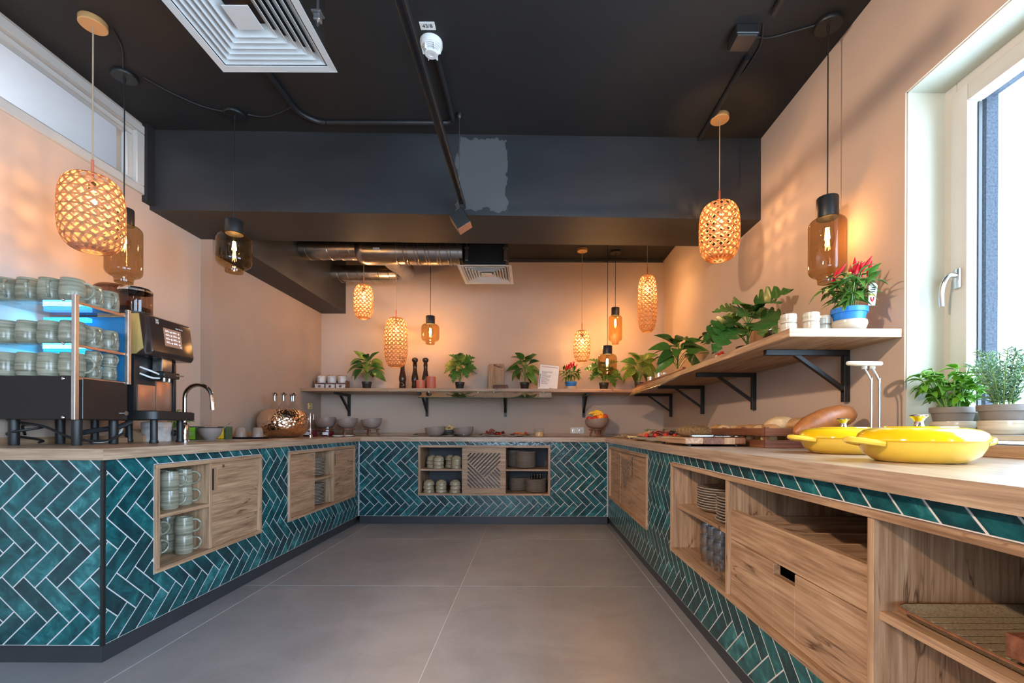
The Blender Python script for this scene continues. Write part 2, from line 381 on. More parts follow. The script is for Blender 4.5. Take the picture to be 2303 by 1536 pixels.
# floor: screed with one tile per piece, joints recessed
fl = struct(G().box(-2.55, XR, YF, YB, -0.06, -0.0022).build('floor', MT['floor_joint'], smooth=False))
xs = [-2.5, -1.627, -0.427, 0.773, XR]; ys = [4.03 + 1.2 * k for k in range(-7, 1)] + [YB]
ys[0] = YF
for i in range(len(xs) - 1):
    for j in range(len(ys) - 1):
        if xs[i + 1] - xs[i] < 0.02: continue
        cx, cy = (xs[i] + xs[i + 1]) / 2, (ys[j] + ys[j + 1]) / 2; hx, hy = (xs[i + 1] - xs[i]) / 2 - 0.0028, (ys[j + 1] - ys[j]) / 2 - 0.0028
        G().box(-hx, hx, -hy, hy, -0.012, 0.0, 0.001).build('floor_tile', MT['floor_tile'], fl, False, (cx, cy, 0))
struct(G().box(-2.7, 2.0, YF - 0.1, YB + 0.2, ZC, ZC + 0.15).build('ceiling', MT['ceiling_black'], smooth=False))
struct(G().box(-2.7, 1.9, YB, YB + 0.2, 0, ZC).build('wall_back', MT['wall_paint'], smooth=False))
# left wall: far part, near part with the high window opening
ZW0, ZW1, YW0, YW1 = 2.47, 2.91, 0.6, 2.93
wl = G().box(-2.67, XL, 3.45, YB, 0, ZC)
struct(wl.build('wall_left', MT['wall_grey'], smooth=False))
wl = G().box(-2.67, XLN, YF, 3.45, 0, ZW0).box(-2.67, XLN, YF, YW0, ZW0, ZC).box(-2.67, XLN, YW1, 3.45, ZW0, ZC).box(-2.67, XLN, YW0, YW1, ZW1, ZC)
struct(wl.build('wall_left', MT['wall_paint'], smooth=False))
# right wall with the near window opening and an unseen one enlarged for daylight
NY0, NY1, NZ0, NZ1 = 0.15, 1.875, 0.952, 2.37
RY0, RY1, RZ0, RZ1 = -3.25, -0.45, 0.10, 2.50
wr = G().box(XR, 1.80, NY1, YB, 0, ZC).box(XR, 1.80, RY1, NY0, 0, ZC).box(XR, 1.80, YF, RY0, 0, ZC)
for a, b, c, d in ((NY0, NY1, NZ0 - .02, NZ1), (RY0, RY1, RZ0, RZ1)): wr.box(XR, 1.80, a, b, 0, c).box(XR, 1.80, a, b, d, ZC)
struct(wr.build('wall_right', MT['wall_paint'], smooth=False))
# wall behind the camera with a window opening
wf = G().box(-2.7, -1.7, YF - 0.15, YF, 0, ZC).box(0.3, 2.0, YF - 0.15, YF, 0, ZC).box(-1.7, 0.3, YF - 0.15, YF, 0, 0.85).box(-1.7, 0.3, YF - 0.15, YF, 2.25, ZC)
struct(wf.build('wall_front', MT['wall_paint'], smooth=False))
# beam across the room and the boxed soffit on the left
bm = G(); pts = []
yl0, yr0, yl1, yr1, zl, zr = 2.985, 3.05, 3.46, 3.50, 2.405, 2.385
vv = [bm.bm.verts.new(p) for p in ((XLN, yl0, zl), (XR, yr0, zr), (XR, yr1, zr), (XLN, yl1, zl), (XLN, yl0, ZC), (XR, yr0, ZC), (XR, yr1, ZC), (XLN, yl1, ZC))]
for f in ((0, 1, 2, 3), (7, 6, 5, 4), (0, 4, 5, 1), (1, 5, 6, 2), (2, 6, 7, 3), (3, 7, 4, 0)): bm.bm.faces.new([vv[i] for i in f])
bmesh.ops.recalc_face_normals(bm.bm, faces=bm.bm.faces)
struct(bm.build('beam', MT['beam_black'], smooth=False))
struct(G().box(XL, -2.13, 3.48, YB, 2.297, ZC).build('ceiling_soffit', MT['beam_black'], smooth=False))
struct(G().box(XLN, XLN + 0.035, 2.925, 2.985, 2.43, ZC).build('trim_1', MT['ceiling_black'], smooth=False))
# window 1: reveal linings, sill, frame, sash, pane, handle
w1 = struct(G().box(1.70, 1.76, NY1 - 0.055, NY1, NZ0, NZ1, 0.003).box(1.70, 1.76, NY0, NY0 + 0.055, NZ0, NZ1, 0.003).box(1.70, 1.76, NY0 + .055, NY1 - .055, NZ1 - 0.055, NZ1, 0.003).box(1.70, 1.76, NY0 + .055, NY1 - .055, NZ0, NZ0 + 0.05, 0.003).build('window_1', MT['frame_white']))
G().box(1.548, 1.70, NY1 - 0.004, NY1 + 0.0005, NZ0, NZ1).build('reveal_lining', MT['reveal_white'], w1, False)
G().box(1.548, 1.70, NY0, NY1, NZ1 - 0.004, NZ1 + 0.0005).build('reveal_lining', MT['reveal_white'], w1, False)
sash = G().box(1.685, 1.745, NY1 - 0.115, NY1 - 0.045, NZ0 + 0.045, NZ1 - 0.045, 0.006, 2).box(1.685, 1.745, NY0 + 0.045, NY0 + 0.115, NZ0 + 0.045, NZ1 - 0.045, 0.006, 2).box(1.685, 1.745, NY0 + .115, NY1 - .115, NZ1 - 0.115, NZ1 - 0.045, 0.006, 2).box(1.685, 1.745, NY0 + .115, NY1 - .115, NZ0 + 0.045, NZ0 + 0.105, 0.006, 2).build('sash', MT['frame_white'], w1)
G().box(1.712, 1.724, NY0 + 0.11, NY1 - 0.11, NZ0 + 0.10, NZ1 - 0.11).build('pane', MT['window_glass'], sash, False)
G().box(1.725, 1.738, NY1 - 0.121, NY1 - 0.1155, NZ0 + 0.11, NZ1 - 0.12).build('gasket', MT['black_plastic'], sash, False)
hz = at(2143, 628, 1.80).z
hd = G().box(1.672, 1.687, 1.778, 1.806, hz - 0.04, hz + 0.04, 0.006, 2).tube(smoothline([(1.675, 1.792, hz + .012), (1.645, 1.792, hz + .01), (1.63, 1.797, hz - .02), (1.628, 1.803, hz - .06), (1.634, 1.808, hz - .105)]), 0.0095, 10).build('handle', MT['steel'], sash)
struct(G().box(1.528, 1.72, NY0, NY1, NZ0 - 0.006, NZ0 + 0.013, 0.003).build('window_sill', MT['frame_white']))
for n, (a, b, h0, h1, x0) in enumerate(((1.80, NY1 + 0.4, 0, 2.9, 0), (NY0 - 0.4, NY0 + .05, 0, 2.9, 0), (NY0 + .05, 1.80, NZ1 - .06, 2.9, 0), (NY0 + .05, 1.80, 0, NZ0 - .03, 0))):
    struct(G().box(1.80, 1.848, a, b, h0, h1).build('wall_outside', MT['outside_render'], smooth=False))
w3 = G()
for y0, y1, z0, z1 in ((RY0, RY0 + .08, RZ0, RZ1), (RY1 - .08, RY1, RZ0, RZ1), (-1.89, -1.81, RZ0, RZ1), (RY0, RY1, RZ0, RZ0 + .08), (RY0, RY1, RZ1 - .08, RZ1)): w3.box(1.70, 1.76, y0, y1, z0, z1)
struct(w3.build('added_window', MT['frame_white'], smooth=False))  # unseen rear window, enlarged to light the left counter and floor
# window 2: the high strip window in the left wall with the white room behind it
w2 = G()
for y0, y1, z0, z1 in ((YW0, YW1, ZW0, ZW0 + .055), (YW0, YW1, ZW1 - .055, ZW1), (YW1 - .06, YW1, ZW0 + .055, ZW1 - .055), (YW0, YW0 + .06, ZW0 + .055, ZW1 - .055)):
    w2.box(-2.56, XLN + 0.016, y0, y1, z0, z1, 0.004)
w2 = struct(w2.build('window_2', MT['frame_white']))
s2 = G()
for y0, y1, z0, z1 in ((YW0 + .06, YW1 - .06, ZW0 + .055, ZW0 + .075), (YW0 + .06, YW1 - .06, ZW1 - .09, ZW1 - .055), (YW1 - .10, YW1 - .06, ZW0 + .075, ZW1 - .09), (YW0 + .06, YW0 + .1, ZW0 + .075, ZW1 - .09)):
    s2.box(-2.55, XLN - 0.012, y0, y1, z0, z1, 0.004)
s2 = s2.build('glazing_bead', MT['frame_white'], w2)
G().box(-2.53, -2.522, YW0 + .09, YW1 - .09, ZW0 + .07, ZW1 - .08).build('pane', MT['window_glass'], w2, False)
ro = G().box(-5.6, -2.67, -0.6, 4.4, 3.16, 3.26).box(-5.6, -5.5, -0.6, 4.4, 1.9, 3.16).box(-5.6, -2.67, 4.3, 4.4, 1.9, 3.16).box(-5.6, -2.67, -0.6, -0.5, 1.9, 3.16).box(-5.6, -2.67, -0.6, 4.4, 1.8, 1.9)
struct(ro.build('wall_of_next_room', MT['white_room'], smooth=False))
area('next_room_fill', (-4.2, 1.9, 2.6), (PI, 0, 0), 1.2, 2.2, 22, (0.92, 0.95, 1.0))  # unseen fill panels added to brighten the room behind the pane
area('next_room_fill', (-4.2, 1.9, 2.4), (0, 0, 0), 1.2, 2.2, 10, (0.92, 0.95, 1.0))
# ------------------------------------------------------------------ counters clad in herringbone tiles
def clip(poly, a, b, c):
    """keep the part of a convex polygon with a*x + b*y <= c"""
    out = []
    for i, p in enumerate(poly):
        q = poly[(i + 1) % len(poly)]; dp, dq = a * p[0] + b * p[1] - c, a * q[0] + b * q[1] - c
        if dp <= 0: out.append(p)
        if (dp < 0 < dq) or (dq < 0 < dp):
            k = dp / (dp - dq); out.append((p[0] + k * (q[0] - p[0]), p[1] + k * (q[1] - p[1])))
    return out
def parea(p): return abs(sum(p[i][0] * p[(i + 1) % len(p)][1] - p[(i + 1) % len(p)][0] * p[i][1] for i in range(len(p)))) / 2
def minus(poly, r):
    x0, x1, y0, y1 = r; out = []; rest = poly
    for a, b, c in ((-1, 0, -x1), (1, 0, x0), (0, -1, -y1), (0, 1, y0)):
        k = clip(rest, a, b, c)
        if len(k) > 2 and parea(k) > 1e-6: out.append(k)
        rest = clip(rest, -a, -b, -c)
        if len(rest) < 3: break
    return out
def inset(poly, d):
    ar = sum(poly[i][0] * poly[(i + 1) % len(poly)][1] - poly[(i + 1) % len(poly)][0] * poly[i][1] for i in range(len(poly)))
    p = poly if ar > 0 else poly[::-1]; q = p
    for i in range(len(p)):
        a, b = p[i], p[(i + 1) % len(p)]; ex, ey = b[0] - a[0], b[1] - a[1]; L = math.hypot(ex, ey)
        if L < 1e-5: continue
        nx, ny = ey / L, -ex / L
        q = clip(q, nx, ny, nx * a[0] + ny * a[1] - d)
        if len(q) < 3: return None
    return q
TW, TL, GR = 0.0638, 0.2008, 0.0050
R2 = math.sqrt(2)
def tile_mesh(poly, thick=0.0010):
    bmx = bmesh.new(); top = inset(poly, 0.0013)
    ar = sum(poly[i][0] * poly[(i + 1) % len(poly)][1] - poly[(i + 1) % len(poly)][0] * poly[i][1] for i in range(len(poly)))
    p = poly if ar > 0 else poly[::-1]
    if top is None or len(top) != len(p):
        cx = sum(q[0] for q in p) / len(p); cy = sum(q[1] for q in p) / len(p); top = [(q[0] + (cx - q[0]) * .06, q[1] + (cy - q[1]) * .06) for q in p]
    n = len(p)
    r = [[bmx.verts.new((x, y, z)) for x, y in pl] for pl, z in ((p, -0.003), (p, thick - 0.0005), (top, thick))]
    if n > 2:
        for a, b in ((r[0], r[1]), (r[1], r[2])):
            for i in range(n):
                try: bmx.faces.new((a[i], a[(i + 1) % n], b[(i + 1) % n], b[i]))
                except ValueError: pass
        bmx.faces.new(r[2])
    bmesh.ops.recalc_face_normals(bmx, faces=bmx.faces)
    me = bpy.data.meshes.new('tile'); bmx.to_mesh(me); bmx.free(); me.materials.append(MT['teal_tile']); return me
FULL = {}
def full_mesh(kind):
    if kind not in FULL:
        hl, hw = TL / 2 - GR / 2, TW / 2 - GR / 2
        pts = [(-hl, -hw), (hl, -hw), (hl, hw), (-hl, hw)] if kind == 'h' else [(-hw, -hl), (hw, -hl), (hw, hl), (-hw, hl)]
        FULL[kind] = tile_mesh([((x + y) / R2, (y - x) / R2) for x, y in pts])
    return FULL[kind]
def tile_face(parent, frame, s0, s1, z0, z1, holes, o_s, o_z):
    """frame maps (s, z, n) to world; herringbone lattice starts at (o_s, o_z)"""
    base = parent.matrix_world if False else Matrix.Translation(parent.location)
    inv = base.inverted()
    # grout bed with the cabinet openings left out
    cuts = sorted(holes); g = G(); s = s0
    def slab(a, b, c, d):
        if b - a < 1e-4 or d - c < 1e-4: return
        vs = [frame @ Vector(p) for p in ((a, c, -0.014), (b, c, -0.014), (b, d, -0.014), (a, d, -0.014), (a, c, 0), (b, c, 0), (b, d, 0), (a, d, 0))]
        v = [g.bm.verts.new(inv @ p) for p in vs]
        for f in ((3, 2, 1, 0), (4, 5, 6, 7), (0, 1, 5, 4), (1, 2, 6, 5), (2, 3, 7, 6), (3, 0, 4, 7)): g.bm.faces.new([v[i] for i in f])
    for h in cuts:
        slab(s, h[0], z0, z1); slab(h[0], h[1], z0, h[2]); slab(h[0], h[1], h[3], z1); s = h[1]
    slab(s, s1, z0, z1)
    bmesh.ops.recalc_face_normals(g.bm, faces=g.bm.faces)
    g.build('grout_bed', MT['grout'], parent, False)
    A, B = TW * R2, TL * R2; n = 0
    gi = [(-1, 0, -s0 - .002), (1, 0, s1 - .002), (0, -1, -z0 - .002), (0, 1, z1)]
    for i in range(int((s0 - o_s) / A) - 5, int((s1 - o_s) / A) + 5):
        for j in range(int((z0 - o_z) / B) - 3, int((z1 - o_z) / B) + 3):
            for kind in 'hv':
                c = (TL / 2, TW / 2) if kind == 'h' else (TW / 2, TW + TL / 2)
                cs, cz = o_s + i * A + (c[0] + c[1]) / R2, o_z + j * B + (c[1] - c[0]) / R2
                hl, hw = TL / 2 - GR / 2, TW / 2 - GR / 2
                pts = [(-hl, -hw), (hl, -hw), (hl, hw), (-hl, hw)] if kind == 'h' else [(-hw, -hl), (hw, -hl), (hw, hl), (-hw, hl)]
                poly = [(cs + (x + y) / R2, cz + (y - x) / R2) for x, y in pts]; a0 = parea(poly)
                for k in gi:
                    poly = clip(poly, *k)
                    if len(poly) < 3: break
                if len(poly) < 3 or parea(poly) < 2e-5: continue
                pieces = [poly]
                for h in holes:
                    hh = (h[0] - .003, h[1] + .003, h[2] - .003, h[3] + .003)
                    pieces = [q for p in pieces for q in minus(p, hh)]
                for p in pieces:
                    if parea(p) < 2e-5: continue
                    me = full_mesh(kind) if abs(parea(p) - a0) < 1e-8 else tile_mesh([(x - cs, y - cz) for x, y in p])
                    o = bpy.data.objects.new('tile', me); COL.objects.link(o); o.parent = parent
                    o.matrix_local = inv @ frame @ Matrix.Translation((cs, cz, 0)); n += 1
    return n
def fr(ox, oy, sdir, ndir):
    return Matrix(((sdir[0], 0, ndir[0], ox), (sdir[1], 0, ndir[1], oy), (0, 1, 0, 0), (0, 0, 0, 1)))
FRN = fr(0, 1.863, (1, 0), (0, -1)); FL = fr(TLX, 0, (0, 1), (1, 0)); FB = fr(0, TBY, (1, 0), (0, -1)); FRT = fr(TRX, 0, (0, 1), (-1, 0))
CZ0, CZ1 = 0.298, 0.806
H1, H2, HB, HR1, HR2 = (2.115, 2.95, CZ0, CZ1), (3.285, 4.53, CZ0, CZ1), (-1.135, 0.207, CZ0, CZ1), (3.07, 4.52, CZ0, CZ1), (0.30, 2.54, 0.306, 0.797)
cl = thing('tiled_counter', 'left counter clad in bright teal herringbone tiles under the coffee machine', 'counter', (-2.0, 3.2, 0))
tile_face(cl, FRN, XLN + .002, TLX, TZ0, TZ1, [], -2.114, 0.604)
tile_face(cl, FL, 1.863, TBY, TZ0, TZ1, [H1, H2], 1.969, 0.603)
l = cl.location
def lbox(g, x0, x1, y0, y1, z0, z1, o, b=0.0): return g.box(x0 - o[0], x1 - o[0], y0 - o[1], y1 - o[1], z0 - o[2], z1 - o[2], b)
lbox(G(), TLX - 0.004, TLX + 0.007, 1.856, 1.867, TZ0, TZ1, l).build('corner_trim', MT['black_metal'], cl, False)
lbox(G(), TLX + 0.0005, TLX + 0.009, TBY - 0.004, TBY - 0.0005, TZ0, TZ1, l).build('corner_joint', MT['grout'], cl, False)
lbox(G(), XLN + .002, TLX - 0.03, 1.893, 1.91, 0.0, TZ0 + .004, l).build('plinth', MT['plinth_dark'], cl, False)
lbox(G(), TLX - 0.048, TLX - 0.03, 1.91, TBY + .03, 0.0, TZ0 + .004, l).build('plinth', MT['plinth_dark'], cl, False)
cb = thing('tiled_counter', 'back counter clad in dark teal herringbone tiles below the long shelf', 'counter', (-0.47, 4.9, 0))
tile_face(cb, FB, TLX, TRX, TZ0, TZ1, [HB], TLX + 0.02, 0.612)
l = cb.location
lbox(G(), TLX, TRX, TBY + .03, TBY + .048, 0.0, TZ0 + .004, l).build('plinth', MT['plinth_dark'], cb, False)
cr = thing('tiled_counter', 'right counter clad in dark green herringbone tiles beside the window', 'counter', (1.1, 2.4, 0))
# seen from the aisle the right face runs the other way, so mirror the along-axis
FRT2 = fr(TRX, 0, (0, -1), (-1, 0))
tile_face(cr, FRT2, -TBY, -0.30, TZ0, TZ1, [(-h[1], -h[0], h[2], h[3]) for h in (HR1, HR2)], -2.60, 0.612)
l = cr.location
lbox(G(), TRX + .03, TRX + .048, 0.3, TBY + .03, 0.0, TZ0 + .004, l).build('plinth', MT['plinth_dark'], cr, False)
lbox(G(), TRX - .009, TRX - .0005, TBY - .004, TBY - .0005, TZ0, TZ1, l).build('corner_joint', MT['grout'], cr, False)
# ------------------------------------------------------------------ worktop
wk = thing('worktop', 'pale oak worktop running round all three counters', 'worktop', (-0.4, 3.5, 0.846))
def wpoly(pts, mat):
    g = G().prism([(x + 0.4, y - 3.5) for x, y in pts], 'z', 0, WT - WB); g.build('worktop_section', MT[mat], wk, False)
a, b = -1.715, 0.765
wpoly([(XLN + .002, 1.83), (a, 1.83), (a, 4.61), (XL + .002, 5.248), (XL + .002, 3.452), (XLN + .002, 3.448)], 'pale_oak_y')
wpoly([(a + .0006, 4.6105), (b - .0006, 4.6105), (XR - .003, 5.249), (XL + .003, 5.249)], 'pale_oak_x')
wpoly([(b, 0.3), (b, 4.61), (XR - .002, 5.248), (XR - .002, 0.3)], 'pale_oak_y')
for bx, m in (((XL + .002, XR - .022, YB - .02, YB - .001), 'oak_x'), ((XR - .021, XR - .001, .3, YB - .001), 'oak_y'), ((XLN + .001, XLN + .02, 1.84, 3.448), 'oak_y'), ((XL + .001, XL + .02, 3.45, YB - .022), 'oak_y')):
    G().box(bx[0] + .4, bx[1] + .4, bx[2] - 3.5, bx[3] - 3.5, WT - WB, WT - WB + 0.036, 0.002).build('upstand', MT[m], wk, False)
G().box(XLN + .002 + .4, a + .4, 1.8285 - 3.5, 1.83 - 3.5, 0.0004, WT - WB - .0004).build('edge_band', MT['pale_oak_x'], wk, False)
# ------------------------------------------------------------------ cabinet units set into the tiled faces
class Cab:
    def __init__(s, label, frame, sx, hole, depth):
        hole = (hole[0] + .001, hole[1] - .001, hole[2] + .001, hole[3] - .001); s.f = frame; s.h = hole; s.dep = depth; s.ax = sx
        c = frame @ Vector(((hole[0] + hole[1]) / 2, hole[2], 0)); s.o = c
        s.t = thing('cabinet', label, 'cabinet', c)
    def b(s, name, s0, s1, n0, n1, z0, z1, mat, parent=None, bev=0.0012, label=None):
        p, q = s.f @ Vector((s0, z0, n0)) - s.o, s.f @ Vector((s1, z1, n1)) - s.o
        if mat in ('oak_s', 'acacia_s', 'oak_n'): mat = mat[:-1] + (s.ax if mat[-1] == 's' else {'x': 'y', 'y': 'x'}[s.ax])
        g = G().box(min(p.x, q.x), max(p.x, q.x), min(p.y, q.y), max(p.y, q.y), min(p.z, q.z), max(p.z, q.z), bev)
        return g.build(name, MT[mat], parent or s.t, False, label=label)
    def carcass(s, th=0.02, proud=0.012, back='oak_s'):
        a, b, c, d = s.h; D = -s.dep
        s.b('top_panel', a, b, D, proud, d - th, d, 'oak_s'); s.b('bottom_panel', a, b, D, proud, c, c + th, 'oak_s')
        s.b('side_panel', a, a + th, D, proud, c + th, d - th, 'oak_z'); s.b('side_panel', b - th, b, D, proud, c + th, d - th, 'oak_z')
        s.b('back_panel', a + th, b - th, D, D + 0.012, c + th, d - th, back)
    def lock(s, sp, z, door, n=0.0):
        p = s.f @ Vector((sp, z, n)) - s.o; q = s.f @ Vector((sp, z, n + .004)) - s.o
        G().tube([p, q], 0.009, 14).build('lock', MT['chrome'], door); 
SHF = (0.547, 0.566)
# left cabinet with mugs
k1 = Cab('oak cabinet with open mug shelves and one sliding door near the coffee machine', FL, 'y', H1, 0.40)
k1.carcass()
k1.b('divider', 2.485, 2.505, -0.40, -0.002, CZ0 + .02, CZ1 - .02, 'oak_z')
k1.b('shelf', 2.135, 2.485, -0.38, -0.004, *SHF, 'oak_s')
dr = k1.b('sliding_door', 2.507, 2.93, -0.03, -0.008, CZ0 + .02, CZ1 - .02, 'oak_s')
k1.b('door_grip', 2.512, 2.525, -0.0085, -0.0065, 0.632, 0.752, 'black_plastic', dr, 0); k1.b('door_grip', 2.525, 2.552, -0.0085, -0.004, 0.630, 0.754, 'oak_z', dr); k1.lock(2.60, 0.760, dr, -0.008)
# left cabinet with plates
k2 = Cab('oak cabinet with two doors and plate stacks between them on the left counter', FL, 'y', H2, 0.40)
k2.carcass()
dr = k2.b('sliding_door', 3.305, 3.713, -0.03, -0.008, CZ0 + .02, CZ1 - .02, 'oak_s'); k2.lock(3.66, 0.763, dr, -0.008); k2.b('door_grip', 3.70, 3.7135, -.0085, -.0055, .63, .785, 'oak_z', dr)
k2.b('divider', 4.06, 4.08, -0.40, -0.002, CZ0 + .02, CZ1 - .02, 'oak_z')
k2.b('shelf', 3.713, 4.06, -0.38, -0.004, *SHF, 'oak_s')
dr = k2.b('sliding_door', 4.082, 4.51, -0.03, -0.008, CZ0 + .02, CZ1 - .02, 'oak_s'); k2.lock(4.17, 0.765, dr, -0.008); k2.b('door_grip', 4.086, 4.10, -.0085, -.0065, .64, .752, 'black_plastic', dr, 0)
# back cabinet with slotted door
k3 = Cab('oak cabinet with slotted middle door between bowl and plate shelves on back counter', FB, 'x', HB, 0.42)
k3.carcass(back='dark_back')
for a, b in ((-0.694, -0.676), (-0.262, -0.244)): k3.b('divider', a, b, -0.42, -0.012, CZ0 + .02, CZ1 - .02, 'oak_z')
k3.b('shelf', -1.115, -0.694, -0.40, -0.004, *SHF, 'oak_s'); k3.b('shelf', -0.244, 0.187, -0.40, -0.004, *SHF, 'oak_s')
dr = k3.b('slotted_door', -0.692, -0.246, -0.03, -0.006, CZ0 + .02, CZ1 - .02, 'oak_s')
dc = (-0.469, 0.552)
def slit(cab, a, b, cen, n, parent, w=0.0065):
    p, q = Vector(a), Vector(b); d = (q - p).normalized(); m = Vector((-d.y, d.x)) * w
    ring = []
    for c, sgn in ((q, 1), (p, -1)):
        for k in range(5):
            an = -PI / 2 + PI * k / 4; ring.append(c + sgn * (d * math.cos(an) * w + m.normalized() * math.sin(an) * w))
    g = G(); vs = [g.bm.verts.new(cab.f @ Vector((cen[0] + v.x, cen[1] + v.y, n)) - cab.o) for v in ring]; g.bm.faces.new(vs)
    r = bmesh.ops.extrude_face_region(g.bm, geom=g.bm.faces[:]); off = (cab.f.to_3x3() @ Vector((0, 0, 0.0012)))
    bmesh.ops.translate(g.bm, vec=off, verts=[v for v in r['geom'] if isinstance(v, bmesh.types.BMVert)])
    bmesh.ops.recalc_face_normals(g.bm, faces=g.bm.faces)
    return g.build('slot', MT['glossy_black'], parent, False)
def dslots():
    e, out = 0.163, []
    for k in range(10):                          # rising slits, cut off by the falling diagonal
        c = 1.887 - .257 * k; lo, hi = max(-1, (-.36 - c) / 2), min(1, 1.06 - c); out.append(((lo * e, (lo + c) * e), (hi * e, (hi + c) * e)))
    for k in range(6):                           # falling slits below the diagonal on the left
        c = -.585 - .255 * k; lo, hi = -1, min(1, c + 1.06); out.append(((lo * e, (c - lo) * e), (hi * e, (c - hi) * e)))
    for k in range(6):                           # falling slits right of the last rising slit
        c = -.36 + .26 * k; lo, hi = (c + .67) / 2, min(1, c + 1.06); out.append(((lo * e, (c - lo) * e), (hi * e, (c - hi) * e)))
    return out
for a, b in dslots(): slit(k3, a, b, dc, -0.0068, dr)
# right cabinet with three sliding doors
k4 = Cab('oak cabinet with three closed doors in the far end of the right counter', FRT, 'y', HR1, 0.40)
k4.carcass()
d1 = k4.b('sliding_door', 4.05, 4.50, -0.03, -0.008, CZ0 + .02, CZ1 - .02, 'oak_s'); k4.lock(4.085, 0.755, d1, -.008); k4.b('door_grip', 4.052, 4.062, -.0085, -.0065, .62, .74, 'black_plastic', d1, 0)
d2 = k4.b('slotted_door', 3.58, 4.048, -0.034, -0.012, CZ0 + .02, CZ1 - .02, 'oak_s')
d3 = k4.b('sliding_door', 3.09, 3.578, -0.03, -0.008, CZ0 + .02, CZ1 - .02, 'oak_s'); k4.lock(3.54, 0.752, d3, -.008); k4.b('door_grip', 3.562, 3.577, -.0085, -.0065, .60, .76, 'black_plastic', d3, 0)
for k in range(9):                               # slits rise towards the camera
    s = 3.62 + k * 0.044; zt = 0.722; bot_s = s + (4.0 - s) * 0.62 + 0.03
    slit(k4, (s, zt), (bot_s, zt - (bot_s - s) * 1.0), (0, 0), -0.0128, d2, 0.005)
# big right cabinet: open plate shelves, drawers, tray shelf
k5 = Cab('large oak unit with plate shelves, drawers and tray shelf in the right counter', FRT, 'y', HR2, 0.62)
k5.carcass(0.018)
k5.b('divider', 1.812, 1.832, -0.60, 0.008, .324, .779, 'oak_z'); k5.b('divider', 1.042, 1.062, -0.60, 0.008, .324, .779, 'oak_z')
k5.b('shelf', 1.832, 2.522, -0.60, -0.02, *SHF, 'oak_s'); k5.b('shelf', 0.318, 1.042, -0.60, -0.006, *SHF, 'oak_s')
d = k5.b('drawer', 1.064, 1.810, -0.03, -0.006, 0.546, 0.660, 'oak_s', label='shallow upper drawer front of horizontal grained oak')
k5.b('drawer_floor', 1.066, 1.808, -0.56, -0.03, 0.56, 0.57, 'acacia_x', d); k5.b('drawer_side', 1.070, 1.084, -.56, -.03, .57, .64, 'oak_n', d); k5.b('drawer_side', 1.79, 1.804, -.56, -.03, .57, .64, 'oak_n', d); k5.b('drawer_side', 1.084, 1.79, -.56, -.545, .57, .64, 'oak_s', d)
for s in (1.22, 1.36, 1.50, 1.64): k5.b('compartment_divider', s, s + .012, -.545, -.03, .57, .638, 'oak_n', d)
d = k5.b('drawer', 1.064, 1.375, -0.03, -0.006, 0.328, 0.543, 'oak_s', label='deep lower drawer front with grip cut-out')
k5.b('drawer_front', 1.495, 1.810, -0.03, -0.006, 0.328, 0.543, 'oak_s', d); k5.b('drawer_front', 1.375, 1.495, -0.03, -0.006, 0.328, 0.505, 'oak_s', d)
k5.b('drawer_back', 1.08, 1.80, -0.50, -0.48, 0.335, 0.5, 'acacia_y', d)
# ------------------------------------------------------------------ things on the ceiling
def diffuser(name_label, x0, x1, y0, y1, z, plenum):
    cx, cy = (x0 + x1) / 2, (y0 + y1) / 2; w, dd = (x1 - x0) / 2, (y1 - y0) / 2
    t = thing('air_diffuser', name_label, 'air vent', (cx, cy, z))
    def ring(o, i, z0, z1, nm):
        g = G()
        for q in range(4):
            a = [(-1, -1), (1, -1), (1, 1), (-1, 1)][q]; b = [(1, -1), (1, 1), (-1, 1), (-1, -1)][q]
            P = [(a[0] * o * w, a[1] * o * dd, z0), (b[0] * o * w, b[1] * o * dd, z0), (b[0] * i * w, b[1] * i * dd, z1), (a[0] * i * w, a[1] * i * dd, z1)]
            lo = [g.bm.verts.new(p) for p in P]; hi = [g.bm.verts.new((p[0], p[1], p[2] + 0.003)) for p in P]
            g.bm.faces.new(lo); g.bm.faces.new(hi[::-1])
            for k in range(4): g.bm.faces.new((lo[k], hi[k], hi[(k + 1) % 4], lo[(k + 1) % 4]))
        bmesh.ops.recalc_face_normals(g.bm, faces=g.bm.faces)
        g.build(nm, MT['diffuser_white'], t, False)
    ring(1.0, 0.885, 0.0, 0.002, 'vent_frame')
    for k in range(6):
        o = 0.86 - k * 0.105; ring(o, o - 0.115, 0.004, 0.03, 'louvre')
    G().box(-0.2 * w, 0.2 * w, -0.2 * dd, 0.2 * dd, 0.003, 0.006, 0.001).build('centre_plate', MT['diffuser_white'], t, False)
    G().box(-.8 * w, .8 * w, -.8 * dd, .8 * dd, 0.04, plenum, 0.004).build('plenum_box', MT['black_plastic'], t, False)
    return t
v1 = diffuser('large white square air diffuser hanging near the front of the ceiling', -1.318, -0.83, 1.44, 1.948, 2.50, 0.27)
for x, y in ((0.255, 0.05), (0.255, -0.2), (-0.255, 0.05)):
    G().tube([(x, y, 0.02), (x, y, ZC - 2.5)], 0.005, 8).build('threaded_rod', MT['steel'], v1)
    G().box(x - .012, x + .012, y - .014, y + .014, 0.035, 0.06, 0.003).box(x - .018, x + .018, y - .018, y + .018, 0.062, 0.068).build('rod_clamp', MT['brushed'], v1, False)
G().box(.205, .21, -.21, .21, 0.03, 0.28).build('side_plate', MT['galvanised'], v1, False)
v2 = diffuser('small white air diffuser at the end of the silver duct', -0.672, -0.175, 4.16, 4.70, 2.47, 0.28)
